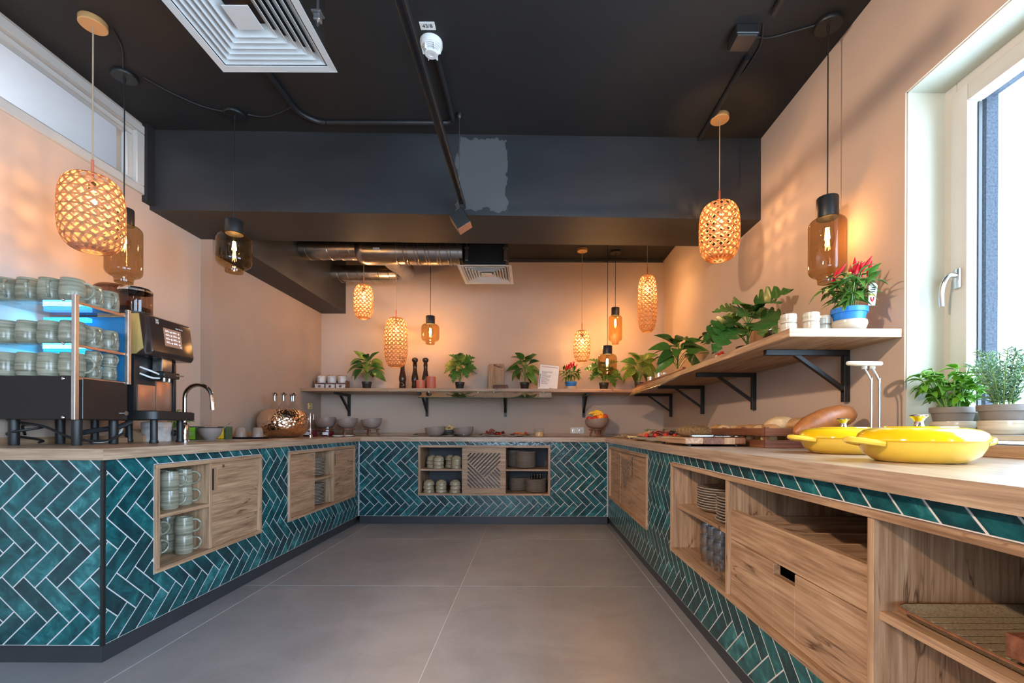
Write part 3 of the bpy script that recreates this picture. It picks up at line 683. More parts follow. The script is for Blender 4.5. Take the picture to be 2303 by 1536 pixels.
for x, y in ((-.165, -.25), (0.19, -.25), (.19, .22)):
    G().tube([(x, y, 0.05), (x, y, ZC - 2.47)], 0.004, 8).build('threaded_rod', MT['steel'], v2)
    G().box(x - .014, x + .014, y - .012, y + .012, 0.05, 0.16, 0.002).box(x - .02, x + .02, y - .013, y + .013, .16, .175).build('rod_clamp', MT['steel'], v2, False)
# spiral duct with branch
du = thing('ventilation_duct', 'silver spiral duct running under the ceiling behind the beam', 'duct', (-1.4, 4.25, 2.62))
def spiral(g, x0, x1, y, z, r, pitch=0.1, seg=28, rib=0.004):
    g.tube([(x0, y, z), (x1, y, z)], r, seg)
    n = int(abs(x1 - x0) / pitch * 24); pts = []
    for i in range(n + 1):
        a = 2 * PI * i / 24; pts.append((x0 + (x1 - x0) * i / n, y + r * math.cos(a), z + r * math.sin(a)))
    g.tube(pts, rib, 5); return g
spiral(G(), -0.728, -0.20, 0, 0.03, 0.10).build('duct_section', MT['galvanised'], du)
G().lathe([(0.101, 0), (0.118, .02), (0.126, 0.06), (0.126, 0.075), (.121, .075)], seg=28).xform(Matrix.Translation((-0.21, 0, 0.02)) @ Matrix.Rotation(PI / 2, 4, 'Y')).build('reducer', MT['galvanised'], du)
G().tube([(-0.135, 0, 0.01), (0.175, 0, 0.01)], 0.1245, 28).build('duct_section', MT['galvanised'], du)
g = G().tube([(0.165, 0, 0.01), (0.775, 0, 0.01)], 0.121, 28)
for k in range(12): g.tube([(0.17 + k * .05 + .0, 0.127 * math.cos(a), .01 + .127 * math.sin(a)) for a in [2 * PI * i / 28 for i in range(29)]] if k % 2 == 0 else [(0.17 + k * .05 + .03 * i / 28, 0.125 * math.cos(2 * PI * i / 28), .01 + .125 * math.sin(2 * PI * i / 28)) for i in range(29)], 0.0035, 5)
g.build('duct_section', MT['galvanised'], du)
g = G(); spiral(g, -0.73, -0.10, 0.685, 0.03, 0.09, 0.11)
g.build('branch_duct', MT['galvanised'], du)
G().tube(smoothline([(-0.11, .685, .03), (-.02, .68, .03), (.05, .64, .025), (.085, .56, .02), (.07, .42, .02), (.04, .25, .01), (.03, .1, .01)], 6), 0.088, 24).build('elbow', MT['galvanised'], du)
for y, r in ((0.68, .092), (.56, .092), (.3, .092)):
    pass
G().box(-0.03, 0.03, -.1275, -.1255, -.03, -.005).build('duct_label', MT['white_plastic'], du, False)
tag(G().tube([(-0.62, 5.235, 2.905), (1.52, 5.235, 2.905)], 0.012, 8).build('ceiling_conduit', MT['black_conduit']), 'thin black conduit along the top of the back wall', 'conduit')
# smoke detector and its number plate
q = at(970, 105, 2.30)
t = thing('smoke_detector', 'white smoke detector on the black ceiling', 'smoke detector', (q.x, 2.30, ZC))
G().lathe([(0, 0), (0.056, 0), (0.056, -0.02), (0.053, -.028), (0.048, -.03)], seg=28).build('base', MT['white_plastic'], t)
for k in range(4):
    G().lathe([(0.048 - k * .0045, 0), (0.045 - k * .0045, -.003), (0.03, -.003), (.03, 0)], (0, 0, -0.030 - k * .0065), 24).build('vent_ring', MT['white_plastic'], t)
for k in range(6):
    a = k * PI / 3; G().box(.028, .0475, -.002, .002, -.06, -.03).xform(Matrix.Rotation(a, 4, 'Z')).build('rib', MT['white_plastic'], t, False)
G().lathe([(0.034, -.055), (0.034, -.06), (.03, -.064), (.012, -.064), (.012, -.062), (0, -.062)], seg=24).build('cap', MT['white_plastic'], t)
def text(body, size, mat, parent, m, name='lettering', depth=0.0004):
    c = bpy.data.curves.new(name, 'FONT'); c.body = body; c.size = size; c.align_x = 'CENTER'; c.align_y = 'CENTER'; c.extrude = depth; c.resolution_u = 3
    o = bpy.data.objects.new('tmp', c); COL.objects.link(o)
    me = bpy.data.meshes.new_from_object(o.evaluated_get(bpy.context.evaluated_depsgraph_get())); bpy.data.objects.remove(o)
    me.name = name; me.transform(m); me.materials.clear(); me.materials.append(mat)
    return put(name, me, parent)
q = at(962, 61, 2.21)
t = thing('number_plate', 'small white plate reading 43/8 beside the smoke detector', 'sign', (q.x, 2.205, ZC - .003))
G().box(-.037, .037, -.022, .022, 0, .003, .0008).build('plate', MT['white_plastic'], t, False)
text('43/8', 0.028, MT['ink'], t, Matrix.Translation((0, 0, -.0006)) @ Matrix.Rotation(PI, 4, 'X'))
# lighting track with its end spotlight and suspension wire
t = thing('lighting_track', 'long black lighting track hanging over the aisle', 'track', (-0.444, 2.0, 2.42))
G().box(-.018, .018, -1.3, .985, 0, .034, .003).build('rail', MT['black_metal'], t, False)
G().box(-.006, .006, -1.29, .98, -.002, .0).build('rail_slot', MT['glossy_black'], t, False)
for y in (0.816, -0.9):
    G().tube([(0, y, .034), (0, y, ZC - 2.42)], 0.0016, 6).build('wire', MT['steel'], t)
    G().lathe([(0, 0), (.016, 0), (.018, -.02), (.008, -.036), (0, -.038)], (0, y, ZC - 2.42), 16).build('ceiling_cup', MT['black_metal'], t)
q = at(1032, 488, 2.93)
t = thing('spotlight', 'black square spotlight at the far end of the track', 'spotlight', (-0.444, 2.94, 2.42))
G().box(-.014, .014, -.02, .02, -.05, .0, .003).build('stem', MT['black_metal'], t, False)
mm = Matrix.Translation((-.01, 0, -.10)) @ Matrix.Rotation(math.radians(-33), 4, 'Y')
G().box(-.048, .048, -.045, .045, -.055, .05, .004).xform(mm).build('head', MT['black_metal'], t, False)
G().box(-.046, .046, -.043, .043, -.0575, -.055).xform(mm).build('lens_rim', MT['copper_panel'], t, False)
# black conduits, junction box and flexes on the ceiling
def conduit(pts, label, r=0.014, mat='black_conduit', cat='conduit', nm='ceiling_conduit'):
    return tag(G().tube(pts, r, 8).build(nm, MT[mat]), label, cat)
zc = ZC - 0.015
conduit(smoothline([(-1.435, 1.99, zc), (-1.435, 2.6, zc), (-1.43, 2.78, zc), (-1.36, 2.87, zc), (-1.30, 2.885, zc)], 5), 'black conduit running back from the large air diffuser')
conduit([(-1.295, 2.885, zc), (-0.56, 2.885, zc)], 'black conduit crossing the ceiling just before the beam')
conduit(smoothline([(-0.555, 2.885, zc), (-.51, 2.88, zc), (-0.49, 2.83, zc), (-.49, 2.6, zc), (-.492, 2.365, zc)], 5), 'black conduit leading up to the smoke detector')
conduit([(1.125, 2.37, zc), (1.125, 3.04, zc)], 'black conduit from the junction box to the beam')
conduit([(1.125, 0.9, zc), (1.125, 2.12, zc)], 'black conduit from the front edge to the junction box')
t = thing('junction_box', 'black junction box on the ceiling near the right wall', 'junction box', (1.04, 2.24, ZC))
G().box(-.055, .055, -.055, .055, -.045, 0, .004).build('body', MT['black_plastic'], t, False); G().box(-.05, .05, -.05, .05, -.052, -.045, .003).build('lid', MT['black_conduit'], t, False)
zc = ZC - 0.006
conduit(smoothline([(1.095, 2.25, zc), (1.18, 2.26, zc), (1.29, 2.22, zc), (1.365, 2.19, zc)], 6), 'black flex from junction box to the nearest tall glass pendant', 0.004, cat='cable', nm='cable')
conduit(smoothline([(-2.05, 2.23, zc), (-2.09, 2.32, zc), (-2.17, 2.42, zc), (-2.215, 2.47, zc)], 6), 'black flex between the round woven lamp and the tall glass pendant', 0.004, cat='cable', nm='cable')
conduit(smoothline([(-2.16, 2.53, zc), (-2.10, 2.64, zc), (-1.99, 2.76, zc), (-1.86, 2.81, zc)], 6), 'black flex between the tall and the squat glass pendants on the left', 0.004, cat='cable', nm='cable')
conduit(smoothline([(-1.76, 2.83, zc), (-1.67, 2.85, zc), (-1.57, 2.82, zc), (-1.45, 2.76, zc)], 6), 'black flex from the squat glass pendant to the ceiling conduit', 0.004, cat='cable', nm='cable')
conduit(smoothline([(1.11, 2.18, zc), (1.14, 2.25, zc), (1.16, 2.33, zc), (1.15, 2.5, zc), (1.128, 2.6, zc)], 6), 'loose black cable looped past the junction box', 0.005, cat='cable', nm='cable')
# ------------------------------------------------------------------ pendants
def rprof(t, R): return R * max(0.0, 1 - abs(2 * t - 1) ** 3.2) ** (1 / 3.2)
WOVEN = {}
def woven_meshes(R, h):
    key = (R, h)
    if key in WOVEN: return WOVEN[key]
    t0, t1, out = 0.015, 0.975, {}
    def strip(fn, n, w, nm, closed=False):
        g = G(); prev = None; first = None
        for i in range(n + (0 if closed else 1)):
            a, t, da, dt = fn(i / n)
            pts = []
            for sgn in (-1, 1):
                for off in (0.0, 0.0022):
                    tt = min(max(t + sgn * dt * w / h, 0.001), 0.999); r = rprof(tt, R) + off; aa = a + sgn * da * w / max(r, .02)
                    pts.append(g.bm.verts.new((r * math.cos(aa), r * math.sin(aa), h * tt)))
            cur = (pts[0], pts[1], pts[3], pts[2])
            if prev:
                for k in range(4): g.bm.faces.new((prev[k], prev[(k + 1) % 4], cur[(k + 1) % 4], cur[k]))
            else: first = cur
            prev = cur
        if closed:
            for k in range(4): g.bm.faces.new((prev[k], prev[(k + 1) % 4], first[(k + 1) % 4], first[k]))
        bmesh.ops.recalc_face_normals(g.bm, faces=g.bm.faces)
        return g.mesh(nm, MT['cane'], True, 60)
    turn = 0.55 * h / (2 * R) * 1.15 / 1.0
    for sgn in (1, -1):
        out[sgn] = strip(lambda u: (sgn * turn * PI * u, t0 + (t1 - t0) * u, sgn * -0.72, 0.7), 30, 0.0049 * R / .12, 'cane_strip')
    nr = max(6, int(h / 0.042)); out['rings'] = []
    for k in range(nr + 1):
        tt = 0.04 + 0.915 * k / nr
        out['rings'].append(strip(lambda u, tt=tt: (2 * PI * u, tt, 0.0, 1.0), 32, 0.0041 * R / .12, 'cane_ring', True))
    for tt, nm in ((t0, 'rim'), (t1, 'rim')):
        out['rings'].append(strip(lambda u, tt=tt: (2 * PI * u, tt, 0.0, 1.0), 32, 0.004, nm, True))
    WOVEN[key] = out; return out
def woven_lamp(label, px, ptop, pbot, d, R, power, nstr=17, canopy=True):
    a, b = at(px, ptop, d), at(px, pbot, d); h = round(a.z - b.z, 3)
    t = thing('woven_pendant', label, 'pendant lamp', (a.x, d, b.z), group='woven cane pendants')
    M = woven_meshes(R, h)
    for sgn in (1, -1):
        for k in range(nstr): put('cane_strip', M[sgn], t, (0, 0, 0), (0, 0, 2 * PI * k / nstr))
    for me in M['rings']: put('cane_ring', me, t)
    top = ZC - b.z
    G().tube([(0, 0, h - .02), (0, 0, top - .02)], 0.0032, 8).build('cord', MT['cord_beige'], t)
    G().tube([(0, 0, h - .035), (0, 0, h + .075)], 0.0058, 10).build('ferrule', MT['terracotta'], t)
    G().lathe([(0, 0), (.052, 0), (.055, -.004), (.055, -.028), (.052, -.031), (0, -.031)], (0, 0, top), 28).build('canopy', MT['canopy_wood'], t)
    g = G().lathe([(0, 0), (.014, -.004), (.016, -.045), (0, -.046)], (0, 0, h - .03), 16); g.build('lamp_holder', MT['black_plastic'], t)
    bz = h - 0.106 - 0.10 * (h - .34)
    G().lathe([(0, .03), (.012, .026), (.026, .004), (.03, -.016), (.022, -.036), (0, -.044)], (0, 0, bz), 16).build('bulb', MT['clear_glass'], t)
    l = point('lamp_light', (0, 0, bz - 0.008), power, WARM, 0.022); l.parent = t
    return t
def glass_lamp(label, px, pcap, pglass, pbot, d, R, power, neck, glass='amber_glass'):
    c0, g0, b0 = at(px, pcap, d), at(px, pglass, d), at(px, pbot, d); h = g0.z - b0.z; ch = c0.z - g0.z
    t = thing('glass_pendant', label, 'pendant lamp', (c0.x, d, b0.z), group='amber glass pendants')
    rs = min(R * .42, h * .25); P = [(R * .50, 0), (R * .52, .02), (R * .60, .032)]
    for k in range(7):
        a = -PI / 2 + PI / 2 * k / 6; P.append((R - rs + rs * math.cos(a), .032 + rs + rs * math.sin(a)))
    for k in range(7):
        a = PI / 2 * k / 6; P.append((R - rs + rs * math.cos(a), h - rs + rs * math.sin(a)))
    P.append((neck * .9, h + .002))
    G().lathe(P, seg=36).build('glass_shade', MT[glass], t)
    G().lathe([(R * .50, 0.001), (R * .47, 0.004), (0, 0.012)], seg=28).build('glass_foot', MT[glass], t)
    G().lathe([(0, h + ch), (neck * .96, h + ch), (neck, h + ch - .004), (neck, h + .012), (neck * .97, h), (0, h)], seg=28).build('cap', MT['black_metal'], t)
    top = ZC - b0.z
    G().tube([(0, 0, h + ch - .002), (0, 0, top - .012)], 0.003, 8).build('cord', MT['black_plastic'], t)
    G().lathe([(0, 0), (.058, 0), (.06, -.004), (.06, -.018), (.057, -.022), (.006, -.022), (.005, -.05), (0, -.05)], (0, 0, top), 28).build('canopy', MT['black_metal'], t)
    bl = min(0.14, h * .62)
    G().lathe([(.013, 0), (.013, -.02), (.017, -.035), (.030, -.07 * bl / .13), (.031, -.095 * bl / .13), (.02, -.122 * bl / .13), (0, -bl)], (0, 0, h - .002), 20).build('bulb', MT['clear_glass'], t)
    for k in range(4):
        a = k * PI / 2 + .4; r1 = .006
        G().tube([(r1 * math.cos(a), r1 * math.sin(a), h - .045), (.011 * math.cos(a), .011 * math.sin(a), h - .045 - bl * .38)], 0.0022, 6).build('filament', MT['filament'], t)
    l = point('lamp_light', (0, 0, h - .045 - bl * .2), power, WARM, 0.011); l.parent = t
    return t
woven_lamp('large round woven cane pendant above the cup warmer', 208, 395, 568, 2.184, 0.122, 11)
woven_lamp('large round woven cane pendant hanging near the right wall', 1618, 456, 587, 2.83, 0.118, 11)
woven_lamp('small woven cane pendant directly under the silver duct', 818, 640, 718, 4.55, 0.092, 13, 14)
woven_lamp('wide tall woven cane pendant behind the pepper mills', 891, 713, 827, 4.80, 0.118, 15)
woven_lamp('small woven cane pendant above the chilli plant in back', 1309, 743, 815, 4.93, 0.088, 12, 14)
woven_lamp('slim tall woven cane pendant in the back right corner', 1456, 618, 748, 4.5, 0.092, 14, 14)
glass_lamp('tall smoked glass pendant behind the round woven lamp on the left', 279, 470, 507, 636, 2.517, 0.083, 4, 0.045, 'brown_glass')
glass_lamp('squat amber glass pendant hanging left below the beam', 527, 497, 527, 613, 2.82, 0.098, 9, 0.050)
glass_lamp('squat amber glass pendant over the back counter beside the plants', 968, 711, 729, 774, 4.90, 0.096, 11, 0.048)
glass_lamp('squat amber glass pendant in front of the monstera on back shelf', 1366, 778, 797, 842, 4.55, 0.094, 10, 0.048)
glass_lamp('tall amber glass pendant over the back right shelf', 1384, 692, 710, 774, 5.0, 0.074, 10, 0.043)
glass_lamp('tall smoked glass pendant beside the window above the chilli pot', 1861, 445, 492, 637, 2.18, 0.080, 4.5, 0.047, 'brown_glass')
# ------------------------------------------------------------------ wall shelves, brackets, glass guards
SZ0, SZ1, SY, SX = 1.365, 1.40, 4.78, 1.07
tag(G().box(0, XR - XL - .004, -.468, 0, -.035, 0, .002).build('wall_shelf', MT['oak_x'], smooth=False, loc=(XL + .002, YB - .001, SZ1)), 'long oak shelf across the back wall', 'shelf')
tag(G().box(-.468, 0, -2.895, 0, -.035, 0, .002).build('wall_shelf', MT['oak_y'], smooth=False, loc=(XR - .001, SY - .001, SZ1)), 'long oak shelf along the right wall ending at the window', 'shelf')
sr = bpy.data.objects['wall_shelf.001']; G().box(-.467, -.001, -2.8965, -2.895, -.0345, -.0005).build('edge_band', MT['oak_x'], sr, False)
br0 = None
def bracket(loc, rz, label):
    global br0
    if br0 is None:
        br0 = thing('shelf_bracket', label, 'bracket', loc, rz, 'black shelf brackets')
        G().box(-.014, .014, -.405, 0, -.028, 0, .002).build('arm', MT['black_metal'], br0, False)
        G().box(-.014, .014, -.028, 0, -.25, -.028, .002).build('upright', MT['black_metal'], br0, False)
        G().prism([(-.265, -.028), (-.235, -.028), (-.014, -.185), (-.028, -.205), (-.028, -.196)], 'x', -.012, .012).build('brace', MT['black_metal'], br0, False)
    else: dup(br0, loc, rz, label, 'black shelf brackets')
for x, s in zip((-2.08, -1.185, -.283, .615), ('below the spice rack', 'below the pepper mills', 'below the chopping boards', 'above the fruit bowl')): bracket((x, YB - .001, SZ0), 0, 'black triangular shelf bracket on back wall ' + s)
for y, s in zip((2.203, 3.11, 4.03, 4.94), ('nearest the window', 'behind the bread crate', 'third from the window', 'in the far back corner')): bracket((XR - .001, y, SZ0), -PI / 2, 'black triangular shelf bracket on right wall ' + s)
def guard(label, p0, p1, out, name='glass_guard'):
    """tilted sneeze guard: p0-p1 along the shelf edge, out = direction away from the shelf"""
    a, b, o = Vector(p0), Vector(p1), Vector(out)
    t = thing(name, label, 'glass guard', (a + b) / 2); c = (a + b) / 2; n = o.cross(b - a).normalized() * .006
    g = G(); P = [a - c, b - c, b - c + o, a - c + o]; lo = [g.bm.verts.new(p) for p in P]; hi = [g.bm.verts.new(p + n) for p in P]
    g.bm.faces.new(lo); g.bm.faces.new(hi[::-1])
    for k in range(4): g.bm.faces.new((lo[k], hi[k], hi[(k + 1) % 4], lo[(k + 1) % 4]))
    bmesh.ops.recalc_face_normals(g.bm, faces=g.bm.faces); g.build('pane', MT['guard_glass'], t, False)
    e = G(); d = (b - a).normalized() * .0
    e.tube([a - c + o, b - c + o], 0.0035, 6).build('polished_edge', MT['guard_edge'], t)
    e = G()
    for f in (.12, .88):
        p = (a - c) * (1 - f) + (b - c) * f; e.tube([p + o * .12, p + o * .12 + n * 2], 0.009, 10)
    e.build('clip', MT['chrome'], t)
    return t
guard('left glass sneeze guard pane under the back shelf edge', (-1.14, 4.776, 1.366), (-.466, 4.776, 1.366), (0, -.15, -.075))
guard('right glass sneeze guard pane under the back shelf edge', (-.462, 4.776, 1.366), (.22, 4.776, 1.366), (0, -.15, -.075))
guard('glass sneeze guard pane under the right wall shelf', (1.066, 3.2, 1.366), (1.066, 4.60, 1.366), (-.15, 0, -.075))
tag(G().box(-.012, .012, -.70, .70, 0, .018, .002).build('shelf_lip', MT['acacia_y'], smooth=False, loc=(1.082, 3.90, SZ1)), 'narrow wooden lip on the right shelf above its glass guard', 'wood strip')
# ------------------------------------------------------------------ crockery
def make_mug(label, loc, rz, group):
    t = thing('mug', label, 'mug', loc, rz, group)
    G().lathe([(0, 0), (.040, 0), (.0455, .008), (.048, .03), (.0475, .06), (.043, .094), (.042, .098), (.040, .099), (.039, .095), (.043, .06), (.043, .02), (.03, .012), (0, .012)], seg=28).build('body', MT['mug_glaze'], t)
    G().tube(smoothline([(.0445, 0, .083), (.066, 0, .080), (.083, 0, .060), (.078, 0, .036), (.060, 0, .020), (.0465, 0, .018)], 5), [.006] * 4 + [.0055] * 22, 8).build('handle', MT['mug_glaze'], t)
    return t
MUG = None
def mug(label, loc, rz=0.0, scale=1.0, group='stoneware mugs on the cup warmer', zs=1.1):
    global MUG
    if MUG is None: MUG = make_mug(label, loc, rz, group); o = MUG; o.scale = (scale,) * 3
    else: o = dup(MUG, loc, rz, label, group, scale)
    o.scale.z = scale * zs
    return o
# cup warmer: X -2.455..-2.09, Y 2.08..2.37
cw = thing('cup_warmer', 'black cup warmer rack with blue light, glass shelves and steel posts', 'cup warmer', (-2.27, 2.225, WT))
ox, oy = -2.27, 2.225
x0, x1, y0, y1 = -2.494 - ox, -2.09 - ox, 2.08 - oy, 2.37 - oy
Z = lambda z: z - WT
base = G().box(x0, x1 - .004, y0 + .004, y1, Z(1.012), Z(1.212), .003).build('base_box', MT['glossy_black'], cw, False)
G().box(x1 - .004, x1 + .002, y0 + .045, y1 - .01, Z(1.016), Z(1.205), .001).build('side_panel', MT['dark_brown_gloss'], base, False)
for px, pz in ((x1 - .045, Z(1.20)), (x1 - .045, Z(1.022))): G().ball((px, y0 + .001, pz), .008, sy=.7).build('screw', MT['chrome'], base)
G().tube([(x1, y1 - .03, Z(1.05)), (x1 + .016, y1 - .03, Z(1.05))], .012, 16).build('knob', MT['chrome'], base)
for yy in (y0 + .008, y1 - .008):
    G().box(x1 - .006, x1 + .012, yy - .010, yy + .010, Z(1.012) if yy < 0 else Z(1.20), Z(1.585), .001).build('post', MT['brushed'], cw, False)
for i, z in enumerate((1.212, 1.362, 1.560)):
    if i:
        sh = G().box(x0, x1 - .006, y0 + .004, y1 - .012, Z(z) - .007, Z(z), .001).build('shelf', MT['clear_glass'], cw, False)
        G().box(x0, x1 - .008, y0 - .003, y0 + .003, Z(z) - .012, Z(z) + .024, .001).build('glass_lip', MT['smoke_glass'] if False else MT['clear_glass'], sh, False)
        G().ball((x1 - .04, y0 - .004, Z(z) - .002), .007).build('lip_screw', MT['chrome'], sh)
    else: sh = base
    G().box(x1 - .005, x1 + .001, y0 + .02, y1 - .02, Z(z) - .014, Z(z) - .001, .001).build('edge_glint', MT['terracotta'] if False else MT['copper_panel'], sh, False)  # copper colour stands in for warm light reflected in the shelf edge
G().box(x0, x1 - .008, y1 - .011, y1 - .003, Z(1.212), Z(1.55), .001).build('back_panel', MT['blue_panel'], cw, False)
for z in (1.515, 1.335): G().box(x0 + .01, x1 - .17, y1 - .05, y1 - .02, Z(z), Z(z) + .022, .002).build('light_strip', MT['led_blue'], cw, False)
for px, py in ((x1 - .03, y0 + .05), (x0 + .08, y0 + .05), (x1 - .05, y1 - .03), (x0 + .08, y1 - .03)):
    G().lathe([(0, 0), (.018, 0), (.0195, .006), (.0195, Z(1.012)), (0, Z(1.012))], (px, py, 0), 20).build('foot', MT['black_metal'], cw)
for z in (1.50, 1.32):
    l = area('cup_warmer_led', (x0 + .14, y1 - .06, Z(z)), (PI / 2 * -1.0, 0, 0), .24, .03, 1.1, (0.03, 0.42, 1.0)); l.parent = cw
mx = (-2.143, -2.243, -2.343, -2.443)
mg = 'stoneware mugs on the cup warmer'
for k, s in enumerate(('at the corner post', 'second from the corner post', 'third from the corner post', 'leftmost in view')):
    for z, sh in ((1.56, 'top'), (1.362, 'middle'), (1.214, 'bottom')):
        mug('grey stoneware mug on the %s warmer shelf, front row, %s' % (sh, s), (mx[k], 2.131, z), (.25, -.9, -.9, -.9)[k] if z > 1.5 else (1.2 if k else .3), group=mg)
for z, sh in ((1.56, 'top'), (1.362, 'middle')):
    for k, s in enumerate(('middle of the right side', 'back of the right side')):
        mug('grey stoneware mug on the %s warmer shelf, %s' % (sh, s), (-2.143, 2.225 + k * .087, z), -.35 - .1 * k, .9, mg, 1.16)
for k, s in enumerate(('middle', 'back')):
    mug('grey stoneware mug at the %s of the bottom warmer shelf, lower of two' % s, (-2.143, 2.232 + k * .085, 1.214), -.4, .68, mg, 1.0)
    mug('grey stoneware mug at the %s of the bottom warmer shelf, upper of two' % s, (-2.143, 2.232 + k * .085, 1.214 + .0685), -.2, .68, mg, 1.0)
# mugs in the left cabinet
cg = 'stoneware mugs in the oak cabinet'
for sh, z in (('upper', .566), ('lower', CZ0 + .02)):
    for i, (s, n, nm) in enumerate((((2.304, -.080, 'front left'), (2.432, -.105, 'front right'), (2.26, -.19, 'rear left'), (2.40, -.21, 'rear right')) if sh == 'upper' else ((2.30, -.165, 'left'), (2.395, -.072, 'front right'), (2.425, -.185, 'rear right'), (2.20, -.25, 'far left')))):
        for lv, lz in (('bottom', 0), ('top', .0955)):
            mug('pale grey mug on the %s cabinet shelf, %s stack, %s one' % (sh, nm, lv), (TLX + n, s, z + lz), (.5 if s > 2.39 else 1.0) + .1 * (i % 2) - .15 * (lz > 0), .86, cg, 1.115)
# plates
PL = None
def plate(label, loc, r, group, mat='plate_glaze'):
    global PL
    if PL is None:
        PL = {}
    if mat not in PL:
        PL[mat] = G().lathe([(0, 0), (.55, 0), (.60, .03), (.85, .05), (.99, .155), (1.0, .17), (.98, .18), (.84, .10), (.6, .075), (0, .07)], seg=36).mesh('plate', MT[mat]); PL[mat].materials.append(MT['rim_highlight'])
        for p in PL[mat].polygons:
            if p.center.z > .15 and mat == 'plate_glaze': p.material_index = 1
    o = put('plate', PL[mat], None, loc); o.scale = (r,) * 3
    return tag(o, label, 'plate', group)
def stack(desc, loc, r, n, pitch, group, mat='plate_glaze'):
    rnd = random.Random(desc)
    for k in range(n):
        w = 'bottom' if k == 0 else 'top' if k == n - 1 else ORD[k] + ' from bottom'
        plate('brown stoneware plate in the %s, %s' % (desc, w), (loc[0] + rnd.uniform(-.002, .002), loc[1] + rnd.uniform(-.002, .002), loc[2] + k * pitch), r, group, mat)
stack('upper stack of left plate cabinet', (TLX - .14, 3.945, .566), .105, 12, .0125, 'plates in the left cabinet')
stack('lower stack of left plate cabinet', (TLX - .14, 3.945, CZ0 + .021), .105, 14, .0125, 'plates in the left cabinet')
stack('tall upper front stack of back cabinet', (-.045, TBY + .16, .566), .108, 14, .0120, 'plates in the back cabinet')
stack('upper rear stack of back cabinet', (-.155, TBY + .30, .566), .098, 14, .0125, 'plates in the back cabinet')
stack('lower right stack of back cabinet', (.065, TBY + .13, CZ0 + .02), .108, 11, .0118, 'plates in the back cabinet')
stack('lower left stack of back cabinet', (-.12, TBY + .26, CZ0 + .02), .104, 11, .0118, 'plates in the back cabinet')
stack('wide stack at rear of right cabinet shelf', (TRX + .19, 2.30, .566), .135, 9, .0125, 'plates in the right cabinet')
stack('front stack beside divider of right cabinet shelf', (TRX + .135, 2.00, .566), .105, 9, .0125, 'plates in the right cabinet')
# tumblers
TUM = None
def tumbler(label, loc, group, h=.075, r=.034, mat='tumbler_glass', flip=False):
    global TUM
    if TUM is None: TUM = {}
    if mat not in TUM: TUM[mat] = G().lathe([(0, 0), (.8, 0), (.82, .05), (.85, .9), (.98, 1.0), (1.0, 1.08), (1.0, 2.2), (.95, 2.2), (.92, 1.1), (.78, .9), (.75, .15), (0, .12)], seg=18).mesh('tumbler', MT[mat])
    o = put('tumbler', TUM[mat], None, loc); o.scale = (r, r, h / 2.2)
    if flip: o.rotation_euler = (PI, 0, 0); o.location.z += h
    return tag(o, label, 'glass', group)
for i in range(3):
    for j in range(2):
        for k in range(3):
            tumbler('clear tumbler in right cabinet, %s row, %s stack from far end, %s' % (('front', 'rear')[j], ORD[i], ('bottom', 'middle', 'top')[k]), (TRX + .09 + j * .085, 2.27 - i * .08, .324 + k * .058), 'tumblers in the right cabinet')
for k in range(4): tumbler('dark small glass upturned on the lower right plates, %s from left' % ORD[k], (.02 + k * .03 - (k % 2) * .0, TBY + .10 + (k % 2) * .05, CZ0 + .02 + 11 * .0118 + .008), 'small glasses on the plates', .05, .0145, 'smoke_glass', True)
# upturned bowls
BW = None
def rice_bowl(label, loc, group):
    global BW
    if BW is None: BW = G().lathe([(0, .056), (.024, .056), (.026, .050), (.030, .049), (.046, .040), (.055, .022), (.057, .002), (.0555, 0), (.053, .002), (.050, .022), (.04, .036), (0, .042)], seg=26).mesh('bowl', MT['bowl_glaze'])
    return tag(put('bowl', BW, None, loc), label, 'bowl', group)
for row, z, xs_ in (('upper', .566, ((-1.035, .17), (-.945, .08), (-.845, .20), (-.765, .10))), ('lower', CZ0 + .02, ((-1.045, .07), (-.915, .07), (-.770, .07)))):
    for i, (x, dy) in enumerate(xs_):
        for k in range(3):
            rice_bowl('beige upturned bowl on the %s back shelf, %s stack from left, %s' % (row, ORD[i], ('bottom', 'middle', 'top')[k]), (x + random.Random(i * 7 + k).uniform(-.003, .003), TBY + dy, z + k * .038), 'upturned bowls in the back cabinet')
# tray and wooden box in the right cabinet
t = thing('serving_tray', 'ridged brown stoneware serving tray on the right cabinet shelf', 'tray', (TRX + .18, .80, SHF[1]))
def rrect(w, d, r, n=5):
    P = []
    for cx, cy, a0 in ((w - r, d - r, 0), (-w + r, d - r, PI / 2), (-w + r, -d + r, PI), (w - r, -d + r, 1.5 * PI)):
        for k in range(n + 1): a = a0 + PI / 2 * k / n; P.append((cx + r * math.cos(a), cy + r * math.sin(a)))
    return P
def rounded(levels, mat, name, parent, cap_lo=True, cap_hi=True):
    g = G(); rings = [[g.bm.verts.new((x, y, z)) for x, y in rrect(w, d, r)] for w, d, r, z in levels]; n = len(rings[0])
    for a, b in zip(rings, rings[1:]):
        for i in range(n): g.bm.faces.new((a[i], a[(i + 1) % n], b[(i + 1) % n], b[i]))
    if cap_lo: g.bm.faces.new(rings[0])
    if cap_hi: g.bm.faces.new(rings[-1])
    bmesh.ops.recalc_face_normals(g.bm, faces=g.bm.faces)
    return g.build(name, MT[mat], parent)
rounded([(.13, .18, .02, 0), (.15, .20, .03, .006), (.165, .215, .035, .022), (.170, .220, .035, .024), (.165, .215, .033, .026), (.150, .20, .03, .014), (.14, .19, .03, .012)], 'tray_glaze', 'tray_body', t)
rounded([(.168, .218, .035, .0245), (.171, .221, .036, .0235), (.1705, .2205, .036, .026), (.167, .217, .035, .0265)], 'nut_brown', 'rim', t, False, False)
for k in range(13): G().box(-.135, .135, -.18 + k * .03 - .004, -.18 + k * .03 + .004, .0115, .0145, .0012).build('ridge', MT['tray_glaze'], t, False)
